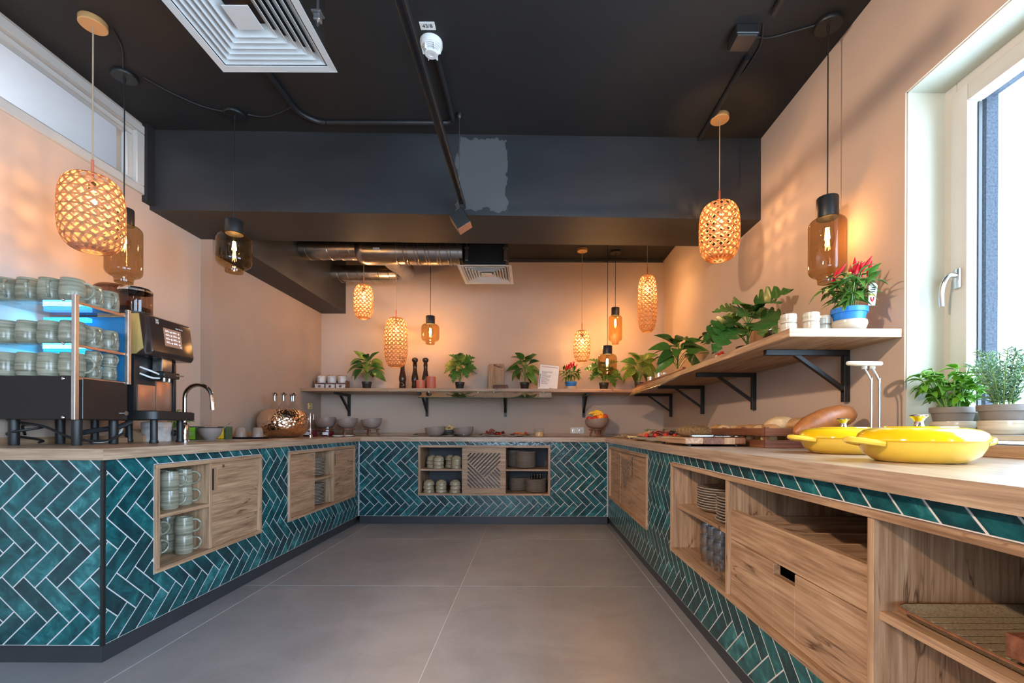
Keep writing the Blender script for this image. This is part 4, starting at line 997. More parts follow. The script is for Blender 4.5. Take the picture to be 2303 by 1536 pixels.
t = thing('wooden_box', 'reddish wooden box standing on the tray shelf at the frame edge', 'box', (TRX + .14, .66, SHF[1] + .028))
for bx in ((-.12, .12, -.12, -.108, 0, .04), (-.12, .12, .108, .12, 0, .04), (-.12, -.108, -.108, .108, 0, .04), (.108, .12, -.108, .108, 0, .04), (-.108, .108, -.108, .108, 0, .01)): G().box(*bx, .001).build('board', MT['acacia_x'], t, False)
# ------------------------------------------------------------------ coffee machine, facing the aisle
cm = thing('coffee_machine', 'black and gold coffee machine with touch screen and bean hoppers', 'coffee machine', (-2.21, 2.57, WT))
def L(x, y, z): return (x + 2.21, y - 2.57, z - WT)
def cbox(x0, x1, y0, y1, z0, z1, name, mat, parent=None, bev=.004, seg=2):
    a, b = L(x0, y0, z0), L(x1, y1, z1); return G().box(a[0], b[0], a[1], b[1], a[2], b[2], bev, seg).build(name, MT[mat], parent or cm, True)
hd = G()
P = [L(-2.42, 0, 1.592), L(-2.075, 0, 1.592), L(-2.035, 0, 1.575), L(-2.01, 0, 1.385), L(-2.025, 0, 1.362), L(-2.42, 0, 1.362)]
hd.prism([(p[0], p[2]) for p in P], 'y', 2.425 - 2.57, 2.725 - 2.57)
bmesh.ops.bevel(hd.bm, geom=hd.bm.edges[:], offset=.008, segments=3, profile=.5, affect='EDGES')
head = hd.build('head', MT['dark_brown_gloss'], cm)
ga = [L(-2.30, 0, 1.585), L(-2.085, 0, 1.585), L(-2.06, 0, 1.40), L(-2.10, 0, 1.37), L(-2.30, 0, 1.366)]
G().prism([(p[0], p[2]) for p in ga], 'y', 2.418 - 2.57, 2.428 - 2.57).build('side_panel', MT['gold_panel'], head, False)
# the front of the head leans slightly; screen built on that plane
fd = Vector((-2.01 + 2.035, 0, 1.385 - 1.575)).normalized(); fn = Vector((-fd.z, 0, fd.x)).normalized(); fn = fn if fn.x > 0 else -fn
fo = Vector(L(-2.0225, 2.575, 1.48))
FM = Matrix(((0, -fd.x, fn.x, fo.x), (1, 0, 0, fo.y), (0, -fd.z, fn.z, fo.z), (0, 0, 0, 1)))
def onface(g, name, mat, parent): return g.xform(FM).build(name, MT[mat], parent, False)
scr = onface(G().box(-.062, .062, -.052, .05, .0002, .003, .001), 'screen', 'screen_glow', head)
for r in range(4):
    for c in range(2):
        onface(G().box(-.052 + c * .052, -.022 + c * .052, .030 - r * .021, .034 - r * .021, .003, .0034), 'menu_line', 'icon_glow', scr)
        onface(G().box(-.052 + c * .052, -.030 + c * .052, .037 - r * .021, .039 - r * .021, .003, .0034), 'menu_line', 'icon_glow', scr)
        onface(G().tube([(-.012 + c * .055, .032 - r * .021, .003), (-.012 + c * .055, .032 - r * .021, .0035)], .0052, 12), 'menu_icon', 'icon_glow', scr)
onface(G().tube([(.05, -.044, .003), (.05, -.044, .0035)], .004, 12), 'menu_icon', 'icon_glow', scr)
text('W', .020, MT['white_plastic'], head, FM @ Matrix.Translation((-.098, .080, .001))); text('MF', .018, MT['white_plastic'], head, FM @ Matrix.Translation((-.097, .067, .001)))
text('WMF 5000 S', .010, MT['white_plastic'], head, FM @ Matrix.Translation((.055, .062, .001)))
cbox(-2.42, -2.115, 2.43, 2.72, 1.065, 1.365, 'body', 'black_plastic')
cbox(-2.116, -2.105, 2.445, 2.56, 1.068, 1.21, 'front_panel', 'copper_panel', bev=.002); cbox(-2.116, -2.105, 2.565, 2.675, 1.068, 1.24, 'front_panel', 'copper_panel', bev=.002)
cbox(-2.12, -2.098, 2.68, 2.70, 1.068, 1.35, 'side_rail', 'black_metal', bev=.002)
tr = rounded([(.21, .155, .04, 0), (.215, .16, .045, .004), (.215, .16, .045, .044), (.21, .155, .04, .048)], 'black_plastic', 'drip_tray', cm); tr.location = L(-2.205, 2.57, 1.018)
G().box(.02, .20, -.13, .13, .048, .050).build('drip_grid', MT['black_metal'], tr, False)
for x, y in ((-2.04, 2.47), (-2.06, 2.68), (-2.36, 2.47), (-2.36, 2.68)):
    p = L(x, y, WT); G().lathe([(0, 0), (.019, 0), (.021, .006), (.017, .02), (.017, .128), (0, .128)], p, 20).build('foot', MT['black_metal'], cm)
sp = cbox(-2.10, -2.045, 2.53, 2.60, 1.29, 1.365, 'brew_head', 'steel', bev=.003)
G().box(*[v for ab in zip(L(-2.11, 2.525, 1.255), L(-2.03, 2.64, 1.288)) for v in ab], .004).build('spout_block', MT['black_plastic'], sp)
for y in (2.55, 2.585): 
    p = L(-2.05, y, 1.255); G().lathe([(0, 0), (.008, 0), (.009, -.02), (.006, -.026), (0, -.026)], p, 14).build('spout', MT['steel'], sp)
for dz in (0, -.035): G().tube(smoothline([L(-2.11, 2.46, 1.305 + dz), L(-2.07, 2.49, 1.285 + dz), L(-2.06, 2.53, 1.272 + dz * .6)]), .005, 8).build('milk_hose', MT['white_plastic'], sp)
G().tube([L(-2.05, 2.60, 1.275), L(-2.0, 2.63, 1.272)], .004, 8).build('lever', MT['copper_panel'], sp)
for nm, x, y, r, h, w in (('small', -2.17, 2.50, .076, .135, 0), ('tall', -2.335, 2.575, .10, .168, 1)):
    p = L(x, y, 1.59); ho = G().lathe([(r * .96, 0), (r, .01), (r, h * .9), (r * .985, h)], p, 28, 1, 1).build('bean_hopper', MT['smoke_glass'], cm)
    G().lathe([(0, 0.002), (r * .9, .002), (r * .9, h * .3), (r * .5, h * .36), (0, h * .33)], p, 24).build('coffee_beans', MT['hopper_dark'], ho)
    G().lathe([(r * .99, h * .93), (r * 1.03, h * .93), (r * 1.03, h), (r * .9, h + .012), (0, h + .014)], p, 28).build('lid', MT['chrome'] if not w else MT['smoke_glass'], ho)
    G().lathe([(r * .8, -.006), (r * 1.02, -.006), (r * 1.02, .014), (r * .97, .014)], p, 28).build('collar', MT['black_plastic'], ho)
# cables under the machines
for i, (lab, pts) in enumerate((('coiled black power cable under the cup warmer at left', [(-2.40 + .07 * math.cos(a) * (1 + .1 * math.sin(3 * a)), 2.16 + .045 * math.sin(a), WT + .012 + .006 * k) for k, a in enumerate([j * .55 for j in range(30)])]), ('black cable arching below the cup warmer', smoothline([(-2.44, 2.2, WT + .05), (-2.38, 2.14, WT + .095), (-2.30, 2.15, WT + .09), (-2.20, 2.2, WT + .03), (-2.12, 2.28, WT + .02), (-2.1, 2.36, WT + .06)], 6)))):
    tag(G().tube(pts, .006, 7).build('cable', MT['black_plastic']), lab, 'cable')
tag(G().tube(smoothline([(-2.30, 2.30, WT + .05), (-2.22, 2.33, WT + .07), (-2.15, 2.37, WT + .085), (-2.12, 2.42, WT + .115)], 6), .013, 8).build('hose', MT['black_conduit']), 'thick grey hose between cup warmer and coffee machine', 'hose')
tag(G().tube(smoothline([(-2.34, 2.40, WT + .02), (-2.25, 2.38, WT + .008), (-2.19, 2.41, WT + .03), (-2.2, 2.46, WT + .09)], 6), .006, 7).build('cable', MT['white_plastic']), 'white cable hanging under the coffee machine', 'cable')
# ------------------------------------------------------------------ left counter things
t = thing('canister', 'large pale cylindrical canister under the coffee machine', 'canister', (-2.28, 2.78, WT))
G().lathe([(0, 0), (.07, 0), (.073, .005), (.073, .112), (.07, .116), (0, .116)], seg=28).build('body', MT['marble'], t); G().lathe([(.0732, .09), (.0745, .09), (.0745, .116), (.06, .121), (0, .121)], seg=28).build('lid', MT['white_plastic'], t)
t = thing('bottle', 'small white bottle beside the tap', 'bottle', (-2.235, 2.80, WT))
G().lathe([(0, 0), (.02, 0), (.0215, .004), (.0215, .10), (.02, .104), (0, .105)], seg=20).build('body', MT['white_plastic'], t); G().lathe([(.0217, .0), (.0225, .0), (.0225, .014), (.0217, .014)], (0, 0, .085), 20).build('cap_ring', MT['paper'], t)
for i, (x, y, s, lab) in enumerate(((-2.33, 2.55, .05, 'tan folded card tent under the coffee machine'), (-2.36, 2.72, .075, 'taller tan folded card tent by the pale canister'))):
    tag(G().prism([(-s, 0), (s, 0), (s, s * .5), (0, s * 1.0), (-s, s * .5)], 'y', -.03, .03).build('card_tent', MT['carton_tan'], smooth=False, loc=(x, y, WT)), lab, 'card')
t = thing('tap', 'chrome swan neck tap on the left worktop', 'tap', (-2.17, 2.86, WT))
G().lathe([(0, 0), (.03, 0), (.03, .006), (.024, .01), (.0235, .05), (.024, .10), (.018, .112), (.0145, .118), (0, .118)], seg=24).build('body', MT['chrome'], t)
G().tube([(0, 0, .115)] + [(0, 0, .2)] + [(.085 - .085 * math.cos(a), 0, .27 + .085 * math.sin(a)) for a in [PI * .93 * k / 16 for k in range(17)]] + [(.176, 0, .225)], [.0125] * 19 + [.0125], 14).build('spout', MT['chrome'], t)
G().tube([(.1755, 0, .228), (.179, 0, .196)], .0145, 14).build('aerator', MT['chrome'], t)
G().tube([(0, -.01, .05), (-.02, -.05, .052)], .017, 16).build('valve', MT['chrome'], t); G().tube([(-.02, -.05, .052), (-.026, -.062, .053)], .019, 16).build('valve_cap', MT['glossy_black'], t)
tag(G().box(-.16, .16, -.22, .22, 0, .003, .001).build('sink_drainer', MT['steel'], smooth=False, loc=(-2.04, 3.12, WT)), 'flat steel sink drainer let into the left worktop', 'sink')
def teabox(lab, x, y, mat, rz):
    t = thing('tea_box', lab, 'tea box', (x, y, WT), rz)
    G().box(-.035, .035, -.03, .03, 0, .094, .001).build('carton', MT['tea_green_dark'], t, False)
    G().box(-.034, .012, -.0312, -.03, .006, .086).build('print_panel', MT[mat], t, False); G().box(-.03, .008, -.0316, -.0312, .05, .052).box(-.03, .0, -.0316, -.0312, .042, .044).box(-.03, .004, -.0316, -.0312, .034, .036).build('print_line', MT['paper'], t, False)
teabox('dark green tea box with lime panel behind the tap', -2.30, 3.14, 'tea_green', .05)
teabox('dark green tea box with yellow panel behind the brown bowl', -2.25, 3.36, 'tea_yellow', -.05)
t = thing('bowl', 'brown stoneware bowl holding a spoon near the tap', 'bowl', (-2.12, 3.02, WT + .003))
G().lathe([(0, 0), (.03, 0), (.032, .004), (.055, .03), (.066, .06), (.069, .082), (.066, .083), (.063, .06), (.05, .032), (.025, .012), (0, .01)], seg=30).build('body', MT['taupe_glaze'], t)
G().lathe([(.0685, .079), (.0702, .082), (.0685, .0855), (.066, .083)], seg=30).build('rim', MT['plinth_dark'], t)
tag(G().tube([(0, 0, 0), (.075, .05, .085)], .0028, 8).ball((-.008, -.005, -.005), .014, sz=.4).build('teaspoon', MT['chrome'], loc=(-2.10, 3.03, WT + .035)), 'small metal teaspoon leaning in the brown bowl', 'spoon')
tag(G().lathe([(0, .003), (.13, .0), (.15, .012), (.152, .014), (.145, .013), (.125, .006), (0, .006)], seg=32).build('tray', MT['glossy_black'], loc=(-2.225, 3.62, WT)), 'round black tray under two upturned cups on left worktop', 'tray')
for x, y, s in ((-2.27, 3.57, 'left'), (-2.19, 3.66, 'right')):
    tag(G().lathe([(0, .08), (.022, .08), (.033, .07), (.041, .03), (.042, .0), (.040, 0), (.038, .03), (0, .07)], seg=24).build('cup', MT['taupe_glaze'], loc=(x, y, WT + .008)), '%s one of two upturned clay cups on the black tray' % s, 'cup', 'upturned clay cups')
for x, y, h, s in ((-2.34, 3.83, .05, 'taller'), (-2.30, 3.92, .035, 'flatter')):
    tag(G().box(-.035, .035, -.03, .03, 0, h, .003).build('wood_block', MT['mango_z'], loc=(x, y, WT)), '%s small wooden block beside the copper wine cooler' % s, 'wood block')
# hammered copper cooler with carafes
t = thing('drinks_cooler', 'round hammered copper and glass cooler full of carafes', 'drinks cooler', (-2.175, 4.02, WT))
g = G(); P = []
for k in range(15):
    a = -PI / 2 + PI * .86 * k / 14; P.append((.07 + .138 * math.cos(a) ** .8 if math.cos(a) > 0 else .07, .130 + .130 * math.sin(a)))
g.lathe([(0, 0)] + P + [(P[-1][0] - .004, P[-1][1]), (P[-2][0] - .006, P[-2][1] - .002)], seg=44).build('vessel', MT['hammered_copper'], t)
G().lathe([(0, .222), (P[-1][0] * .96, .222), (P[-1][0] * .98, .235), (0, .236)], seg=36).build('drink', MT['juice'], t)
for i, (x, y, s) in enumerate(((-.06, -.035, 'leftmost'), (.03, -.06, 'front middle'), (.045, .05, 'rear'), (.09, -.01, 'rightmost'))):
    c = thing('carafe', '%s clear glass carafe with steel stopper in the copper cooler' % s, 'carafe', (-2.175 + x, 4.02 + y, WT + .236), group='carafes in the copper cooler')
    G().lathe([(.042, 0), (.038, .03), (.022, .06), (.0185, .075), (.0185, .125), (.021, .135)], seg=20).build('neck', MT['clear_glass'], c)
    G().lathe([(0, .132), (.02, .132), (.026, .145), (.022, .156), (0, .157)], seg=18).build('stopper', MT['chrome'], c); G().lathe([(0, .085), (.010, .085), (.011, .132), (0, .132)], seg=14).build('pourer', MT['steel'], c)
t = thing('tap', 'small chrome tap standing behind the copper cooler', 'tap', (-2.05, 4.25, WT))
G().tube(smoothline([(0, 0, 0), (0, 0, .20), (.008, 0, .225), (.022, 0, .225), (.03, 0, .20), (.03, 0, .16)], 5), .006, 8).build('spout', MT['chrome'], t); G().lathe([(0, 0), (.02, 0), (.02, .02), (.008, .03), (0, .03)], seg=16).build('base', MT['chrome'], t)
t = thing('wall_socket', 'small brass coloured socket on the grey side wall', 'socket', (XL + .002, 4.97, 1.215), PI / 2)
G().box(-.045, .045, -.012, 0, -.035, .035, .003).build('plate', MT['gold_panel'], t, False); G().tube([(0, -.012, 0), (0, -.016, 0)], .02, 16).build('inset', MT['chrome'], t)
for i, (x, y, s) in enumerate(((-2.12, 4.40, 'larger'), (-2.02, 4.55, 'smaller'))):
    k = 1 - .12 * i
    t = thing('jam_jar', '%s glass clip jar of dark red jam on left worktop' % s, 'jar', (x, y, WT)); t.scale = (k, k, k)
    G().lathe([(0, .001), (.06, .001), (.068, .01), (.068, .075), (.055, .088), (.055, .1)], seg=28).build('glass', MT['clear_glass'], t)
    G().lathe([(0, .004), (.06, .004), (.065, .012), (.065, .062), (0, .064)], seg=28).build('jam', MT['jam'], t)
    G().lathe([(.05, .1), (.058, .1), (.058, .108), (.05, .116), (0, .118)], seg=28).build('lid', MT['clear_glass'], t); G().tube([(.069 * math.cos(a), .069 * math.sin(a), .078 + .02 * math.cos(a)) for a in [PI * j / 12 for j in range(13)]], .0018, 6).build('wire_clip', MT['steel'], t)
    G().box(-.03, .03, -.0695, -.0685, .02, .05).build('paper_label', MT['paper'], t, False)
for i, (x, y, s) in enumerate(((-1.90, 4.50, 'left'), (-1.83, 4.58, 'right'))):
    tag(G().lathe([(0, 0), (.035, 0), (.055, .014), (.056, .016), (.052, .015), (.034, .005), (0, .005)], seg=26).build('saucer', MT['white_plastic'], loc=(x, y, WT)), '%s small white saucer before the jam jars' % s, 'saucer', 'white saucers')
# bowls on three legged stands
def stand(label, x, y, h):
    t = thing('bowl_stand', label, 'stand', (x, y, WT), group='three legged wooden bowl stands')
    G().lathe([(0, h - .014), (.083, h - .014), (.085, h - .012), (.085, h - .002), (.083, h), (0, h)], seg=28).build('top', MT['acacia_x'], t)
    for a in (.5, 2.6, 4.7):
        G().tube([(.055 * math.cos(a), .055 * math.sin(a), h - .012), (.074 * math.cos(a), .074 * math.sin(a), .0055)], [.011, .0095], 10).build('leg', MT['acacia_z'], t)
def open_bowl(label, x, y, z, r, h, fill, tilt=0.0, mat='taupe_glaze'):
    t = thing('serving_bowl', label, 'bowl', (x, y, z)); t.rotation_euler = (tilt * .8, tilt, 0)
    g = G().lathe([(0, 0), (r * .40, 0), (r * .46, .003), (r * .72, h * .17), (r * .90, h * .42), (r * .98, h * .72), (r, h), (r * .975, h * 1.01), (r * .94, h * .72), (r * .85, h * .42), (r * .66, h * .22), (r * .4, .012), (0, .01)], seg=36)
    for v in g.bm.verts: v.co.z += .10 * v.co.x * (v.co.z / h) * .9
    g.build('body', MT[mat], t)
    if fill:
        o = G().lathe([(0, h * .80), (r * .6, h * .74), (r * .88, h * .62), (0, h * .5)], seg=24).build('contents', MT[fill], t); o['kind'] = 'stuff'
    return t
for px, s, f in ((733, 'first from left', 'oats'), (781, 'second from left', 'nut_brown'), (836, 'third from left', 'oats')):
    q = at(px, 960, 4.93); stand('%s of three small wooden stands on left of the back counter' % s, q.x, 4.93, .082)
    open_bowl('taupe serving bowl on the %s stand' % s.split(' from')[0], q.x, 4.93, WT + .083, .110, .100, f, -.10 if px == 733 else -.03)
q = at(1342, 960, 4.93); stand('wooden stand under the fruit bowl', q.x, 4.93, .088)
fb = open_bowl('taupe bowl heaped with fruit below the right bracket', q.x, 4.93, WT + .089, .128, .108, None)
fx, fz = q.x, WT + .089
def banana(lab, dx, dy, dz, a, flip):
    pts = [(.085 * math.sin(t_) * (-1 if flip else 1), 0, .085 * math.cos(t_)) for t_ in [-.9 + 1.8 * k / 12 for k in range(13)]]
    g = G().tube(pts, [.005, .010, .015, .0175, .019, .0195, .02, .0195, .019, .017, .014, .008, .0045], 9).xform(Matrix.Rotation(a, 4, 'Z') @ Matrix.Rotation(.35, 4, 'Y'))
    tag(g.build('banana', MT['banana'], loc=(fx + dx, 4.93 + dy, fz + dz)), lab, 'banana', 'bananas in the fruit bowl')
banana('yellow banana at the left of the fruit bowl', -.05, -.03, .085, .2, True); banana('yellow banana arching over the fruit bowl top', -.005, .0, .10, -.3, False); banana('yellow banana lowest behind the orange', .0, -.03, .07, .1, True)
def fruit(name, lab, cat, dx, dy, dz, r, mat): 
    t = thing(name, lab, cat, (fx + dx, 4.93 + dy, fz + dz)); G().ball((0, 0, 0), r, sz=.93, u=18, v=12).build('flesh', MT[mat], t); G().tube([(0, 0, r * .85), (.003, 0, r * 1.05)], .0025, 6).build('stalk', MT['nut_brown'], t)
fruit('orange', 'bright orange in the front of the fruit bowl', 'orange', .03, -.06, .115, .042, 'orange_fruit'); fruit('apple', 'red apple at the right of the fruit bowl', 'apple', .085, -.01, .125, .038, 'apple_red'); fruit('apple', 'small red apple at the bowl front left', 'apple', -.03, -.07, .105, .033, 'tomato_red'); fruit('apple', 'dark red apple at the far left of the fruit bowl', 'apple', -.085, -.03, .105, .032, 'apple_red')
t = thing('power_socket', 'double white power socket on the back wall', 'socket', (.545, YB - .001, .958))
G().box(-.078, .078, -.01, 0, -.04, .04, .003).build('frame', MT['white_plastic'], t, False)
for sx_ in (-.037, .037):
    i_ = G().box(sx_ - .033, sx_ + .033, -.013, -.01, -.033, .033, .002).build('socket_plate', MT['white_plastic'], t, False); G().lathe([(.021, 0), (.021, .0005), (.017, .001)], seg=20).xform(Matrix.Translation((sx_, -.013, 0)) @ Matrix.Rotation(PI / 2, 4, 'X')).build('socket_well', MT['steel'], i_)
    G().tube([(sx_ - .008, -.0135, 0), (sx_ - .008, -.0142, 0)], .003, 8).tube([(sx_ + .008, -.0135, 0), (sx_ + .008, -.0142, 0)], .003, 8).build('pin_holes', MT['ink'], i_)
# ------------------------------------------------------------------ cold buffet on the back counter
def spoon(lab, x, y, z, rz, s=1.0):
    g = G().ball((0, 0, .012), .028, sy=.75, sz=.35).tube(smoothline([(.02, 0, .012), (.05, 0, .02), (.12, 0, .012), (.155, 0, .006)], 5), .0045, 8)
    g.ball((.158, 0, .007), .009, sx=.9); o = tag(g.build('serving_spoon', MT['steel'], loc=(x, y, z), rot=(0, 0, rz)), lab, 'spoon'); o.scale = (s,) * 3
q = lambda px, d=4.85: at(px, 975, d).x
open_bowl('taupe bowl left of the yellow bowl on back counter', q(978), 4.86, WT, .108, .10, 'nut_brown')
open_bowl('dark bowl of yellow pasta salad on the back counter', q(1010, 5.0), 5.02, WT, .115, .07, None, mat='dark_bowl')
o = G()
rnd = random.Random(4)
for k in range(46):
    r, a = .095 * math.sqrt(rnd.random()), rnd.uniform(0, 2 * PI); o.box(-.014, .014, -.006, .006, -.005, .005).xform(Matrix.Identity(4))
o.bm.free(); o = bmesh.new()
for k in range(60):
    r, a = .095 * math.sqrt(rnd.random()), rnd.uniform(0, 2 * PI)
    bmesh.ops.create_cube(o, size=1, matrix=Matrix.Translation((r * math.cos(a), r * math.sin(a), .065 + (.095 - r) * .5 + rnd.uniform(-.006, .006))) @ Matrix.Rotation(rnd.uniform(0, 3), 4, (rnd.random(), rnd.random(), rnd.random())) @ Matrix.Diagonal((.03, .012, .009, 1)))
me = bpy.data.meshes.new('pasta_salad'); o.to_mesh(me); o.free(); me.materials.append(MT['cheese']); o = put('pasta_salad', me, None, (q(1010, 5.0), 5.02, WT)); o['kind'] = 'stuff'; tag(o, 'yellow pasta salad heaped in the dark bowl', 'salad')
open_bowl('taupe bowl right of the yellow bowl on back counter', q(1042), 4.86, WT, .108, .098, 'nut_brown')
bp = 'small plates on the back counter'
for px, d, r, lab in ((931, 4.78, .062, 'small plate with a spoon left of the bowls'), (1008, 4.75, .072, 'small plate before the yellow pasta salad'), (1075, 4.78, .075, 'small plate between bowl and meat platter'), (1112, 4.84, .10, 'oval plate under the salami and tomatoes'), (1150, 4.80, .07, 'small plate right of the salami platter'), (1170, 4.9, .095, 'plate under the orange pepper strips'), (1188, 4.78, .06, 'small plate before the spread jar')):
    plate('pale ' + lab, (q(px, d), d, WT), r, bp, 'cup_beige')
for px, d, rz, lab in ((934, 4.78, .1, 'steel spoon resting on the leftmost small plate'), (1012, 4.75, .15, 'steel spoon before the yellow pasta salad'), (1080, 4.78, .1, 'steel spoon left of the salami platter'), (1152, 4.80, -.1, 'steel spoon right of the salami platter'), (1188, 4.80, 0, 'steel spoon before the spread jar')): spoon(lab, q(px, d), d, WT + .012, rz, .9)
def slice_thing(name, lab, cat, p, r, mat, rnd, group):
    g = G(); n = 9; ph = rnd.uniform(0, 6); c = g.bm.verts.new((0, 0, .004)); ring = [g.bm.verts.new((r * math.cos(2 * PI * k / n), r * .8 * math.sin(2 * PI * k / n), .009 * math.sin(2 * (2 * PI * k / n) + ph))) for k in range(n)]
    low = [g.bm.verts.new(v.co - Vector((0, 0, .004))) for v in ring]; c2 = g.bm.verts.new((0, 0, 0))
    for k in range(n):
        j = (k + 1) % n; g.bm.faces.new((c, ring[k], ring[j])); g.bm.faces.new((c2, low[j], low[k])); g.bm.faces.new((ring[k], low[k], low[j], ring[j]))
    return tag(g.build(name, MT[mat], loc=p, rot=(rnd.uniform(-.5, .5), rnd.uniform(-.5, .5), rnd.uniform(0, 6))), lab, cat, group)
rnd = random.Random(11); mxp = q(1112, 4.84)
for k in range(11):
    slice_thing('salami_slice', 'dark red salami slice on the back counter platter', 'salami', (mxp + rnd.uniform(-.085, .085), 4.84 + rnd.uniform(-.06, .06), WT + .026 + .004 * k * .6), .028, 'salami_red', rnd, 'salami slices on the platter')
slice_thing('ham_slice', 'folded pink ham slice crowning the back counter platter', 'ham', (mxp - .03, 4.87, WT + .062), .045, 'ham_pink', rnd, None)
for k in range(5): tag(G().ball((0, 0, 0), .012).build('cherry_tomato', MT['tomato_red'], loc=(mxp + .055 + rnd.uniform(-.03, .03), 4.80 + rnd.uniform(-.02, .03), WT + .03 + rnd.uniform(0, .012))), 'red cherry tomato on the right of the salami platter', 'tomato', 'cherry tomatoes by the salami')
for k in range(5): tag(G().ball((0, 0, 0), .010, sx=1.2).build('olive', MT['black_olive'], loc=(mxp + rnd.uniform(.0, .08), 4.83 + rnd.uniform(-.03, .03), WT + .044)), 'black olive on the salami platter', 'olive', 'olives on the salami platter')
px_ = q(1170, 4.9)
for k in range(16): tag(G().tube(smoothline([(-.016, 0, 0), (0, .006, .004), (.016, 0, 0)], 3), .0055, 6).build('pepper_strip', MT['pepper_orange' if k % 4 else 'tomato_red'], loc=(px_ + rnd.uniform(-.07, .07), 4.88 + rnd.uniform(-.05, .05), WT + .024 + rnd.uniform(0, .018)), rot=(0, rnd.uniform(-.4, .4), rnd.uniform(0, 6))), 'orange pepper strip on the right back plate', 'pepper strip', 'pepper strips')
t = thing('spread_jar', 'clear glass jar of pale spread on the back counter', 'jar', (q(1212, 4.82), 4.82, WT))
G().lathe([(0, .001), (.048, .001), (.052, .006), (.052, .062), (.05, .068)], seg=26).build('glass', MT['clear_glass'], t); G().lathe([(0, .004), (.049, .004), (.049, .055), (0, .057)], seg=26).build('spread', MT['crust_pale'], t); G().lathe([(.048, .066), (.054, .066), (.054, .086), (.052, .09), (.048, .09)], seg=26).build('lid', MT['clear_glass'], t)
# ------------------------------------------------------------------ right counter: meat, bread, crate, pans
for i, (px, d, r, lab) in enumerate(((1398, 4.45, .075, 'small plate with cheese cubes at back right corner'), (1428, 4.05, .085, 'small plate of cheese sticks left of the ham'), (1437, 3.55, .085, 'small plate with spoon before the ham platter'), (1467, 3.45, .15, 'oval plate under the ham slices'), (1470, 3.12, .10, 'flat plate nearest the chopping board'))):
    q_ = at(px, 985, d); plate('grey ' + lab, (max(q_.x, .86 + r * .3), d, WT), r, 'plates on the right counter', 'cup_beige')
rnd = random.Random(3)
for k in range(9): tag(G().box(-.011, .011, -.008, .008, 0, .013, .001).build('cheese_cube', MT['cheese'], loc=(at(1428, 985, 4.05).x + rnd.uniform(-.05, .05), 4.05 + rnd.uniform(-.04, .04), WT + .012), rot=(0, 0, rnd.uniform(0, 3))), 'pale cheese cube on a small right counter plate', 'cheese', 'cheese cubes')
for k, (px, d) in enumerate(((1405, 4.4), (1414, 4.2), (1452, 3.5), (1398, 4.5))): spoon('steel spoon on right counter, %s from the corner' % ORD[k], at(px, 985, d).x, d, WT + .013, 1.2 + k, .8)
hx = at(1472, 985, 3.45).x
for k in range(16): slice_thing('ham_slice', 'pink ham slice on the platter behind the chopping board', 'ham', (hx + rnd.uniform(-.10, .14), 3.45 + rnd.uniform(-.11, .11), WT + .026 + .0035 * k * .8), .045, 'ham_pink' if k % 3 else 'salami_red', rnd, 'ham slices on the right platter')
for k in range(4): tag(G().ball((0, 0, 0), .016).build('cherry_tomato', MT['tomato_red'], loc=(hx - .09 + .07 * k, 3.33 + .02 * (k % 2), WT + .042)), '%s cherry tomato among the ham slices' % ORD[k], 'tomato', 'tomatoes among the ham')
for k in range(4): tag(G().ball((0, 0, 0), .015, sx=1.25).build('olive', MT['black_olive'], loc=(hx + .10 + .018 * k, 3.36 + .02 * (k % 2), WT + .06)), 'black olive at the right end of the ham', 'olive', 'olives beside the ham')
for k in range(5):
    g = G()
    for j in range(12): g.tube([(0, .006 * j - .03, 0), (.012 * (1 if j % 2 else -1), .006 * j - .022, .008)], .0011, 4)
    g.tube([(0, -.035, 0), (0, .04, .004)], .0014, 5); tag(g.build('rosemary_sprig', MT['herb_green'], loc=(hx - .06 + .045 * k, 3.45, WT + .074 + .004 * (k % 2)), rot=(.1, 0, k)), 'green rosemary sprig on the ham slices', 'herb', 'rosemary sprigs on the ham')
t = thing('chopping_board', 'thick striped wooden chopping board on the right worktop', 'chopping board', (.945, 2.585, WT))
segs = ((-.155, -.06, 'oak_y'), (-.06, .045, 'acacia_y'), (.045, .10, 'mango_z'), (.10, .155, 'acacia_z'))
for a, b, m in segs: G().box(a, b, -.27, .27, .012, .044, .004 if a in (-.155, .10) else .0005).build('stave', MT[m], t, False)
for x, y in ((-.12, -.23), (.12, -.23), (-.12, .23), (.12, .23)): G().lathe([(0, 0), (.011, 0), (.012, .012), (0, .012)], (x, y, 0), 12).build('foot', MT['black_plastic'], t)
t = thing('bread_loaf', 'seeded loaf with a cut end on the chopping board', 'bread', (.965, 2.66, WT + .044), .12)
g = G().ball((0, 0, .03), 1, sx=.115, sy=.06, sz=.038, u=24, v=14)
for v in list(g.bm.verts):
    if v.co.x > .075: v.co.x = .075
    v.co.z = max(v.co.z, 0)
g.build('crust', MT['seeded'], t); G().tube([(.0752, 0, .030), (.0765, 0, .030)], .036, 22).xform(Matrix.Translation((0, 0, .006)) @ Matrix.Diagonal((1, 1.25, .82, 1))).build('cut_face', MT['crumb'], t)
t = thing('bread_knife', 'bread knife lying on the front of the chopping board', 'knife', (.90, 2.36, WT + .045), .1)
G().box(-.07, .05, -.012, .012, .001, .016, .004).build('handle', MT['steel'], t); G().box(.05, .20, -.014, .014, .006, .008, .0005).build('blade', MT['chrome'], t, False)
cx0, cx1, cy0, cy1 = 1.135, 1.47, 2.20, 2.95
t = thing('bread_crate', 'dark red wooden slatted crate filled with rolls on right worktop', 'crate', ((cx0 + cx1) / 2, (cy0 + cy1) / 2, WT))
w, dd = (cx1 - cx0) / 2, (cy1 - cy0) / 2
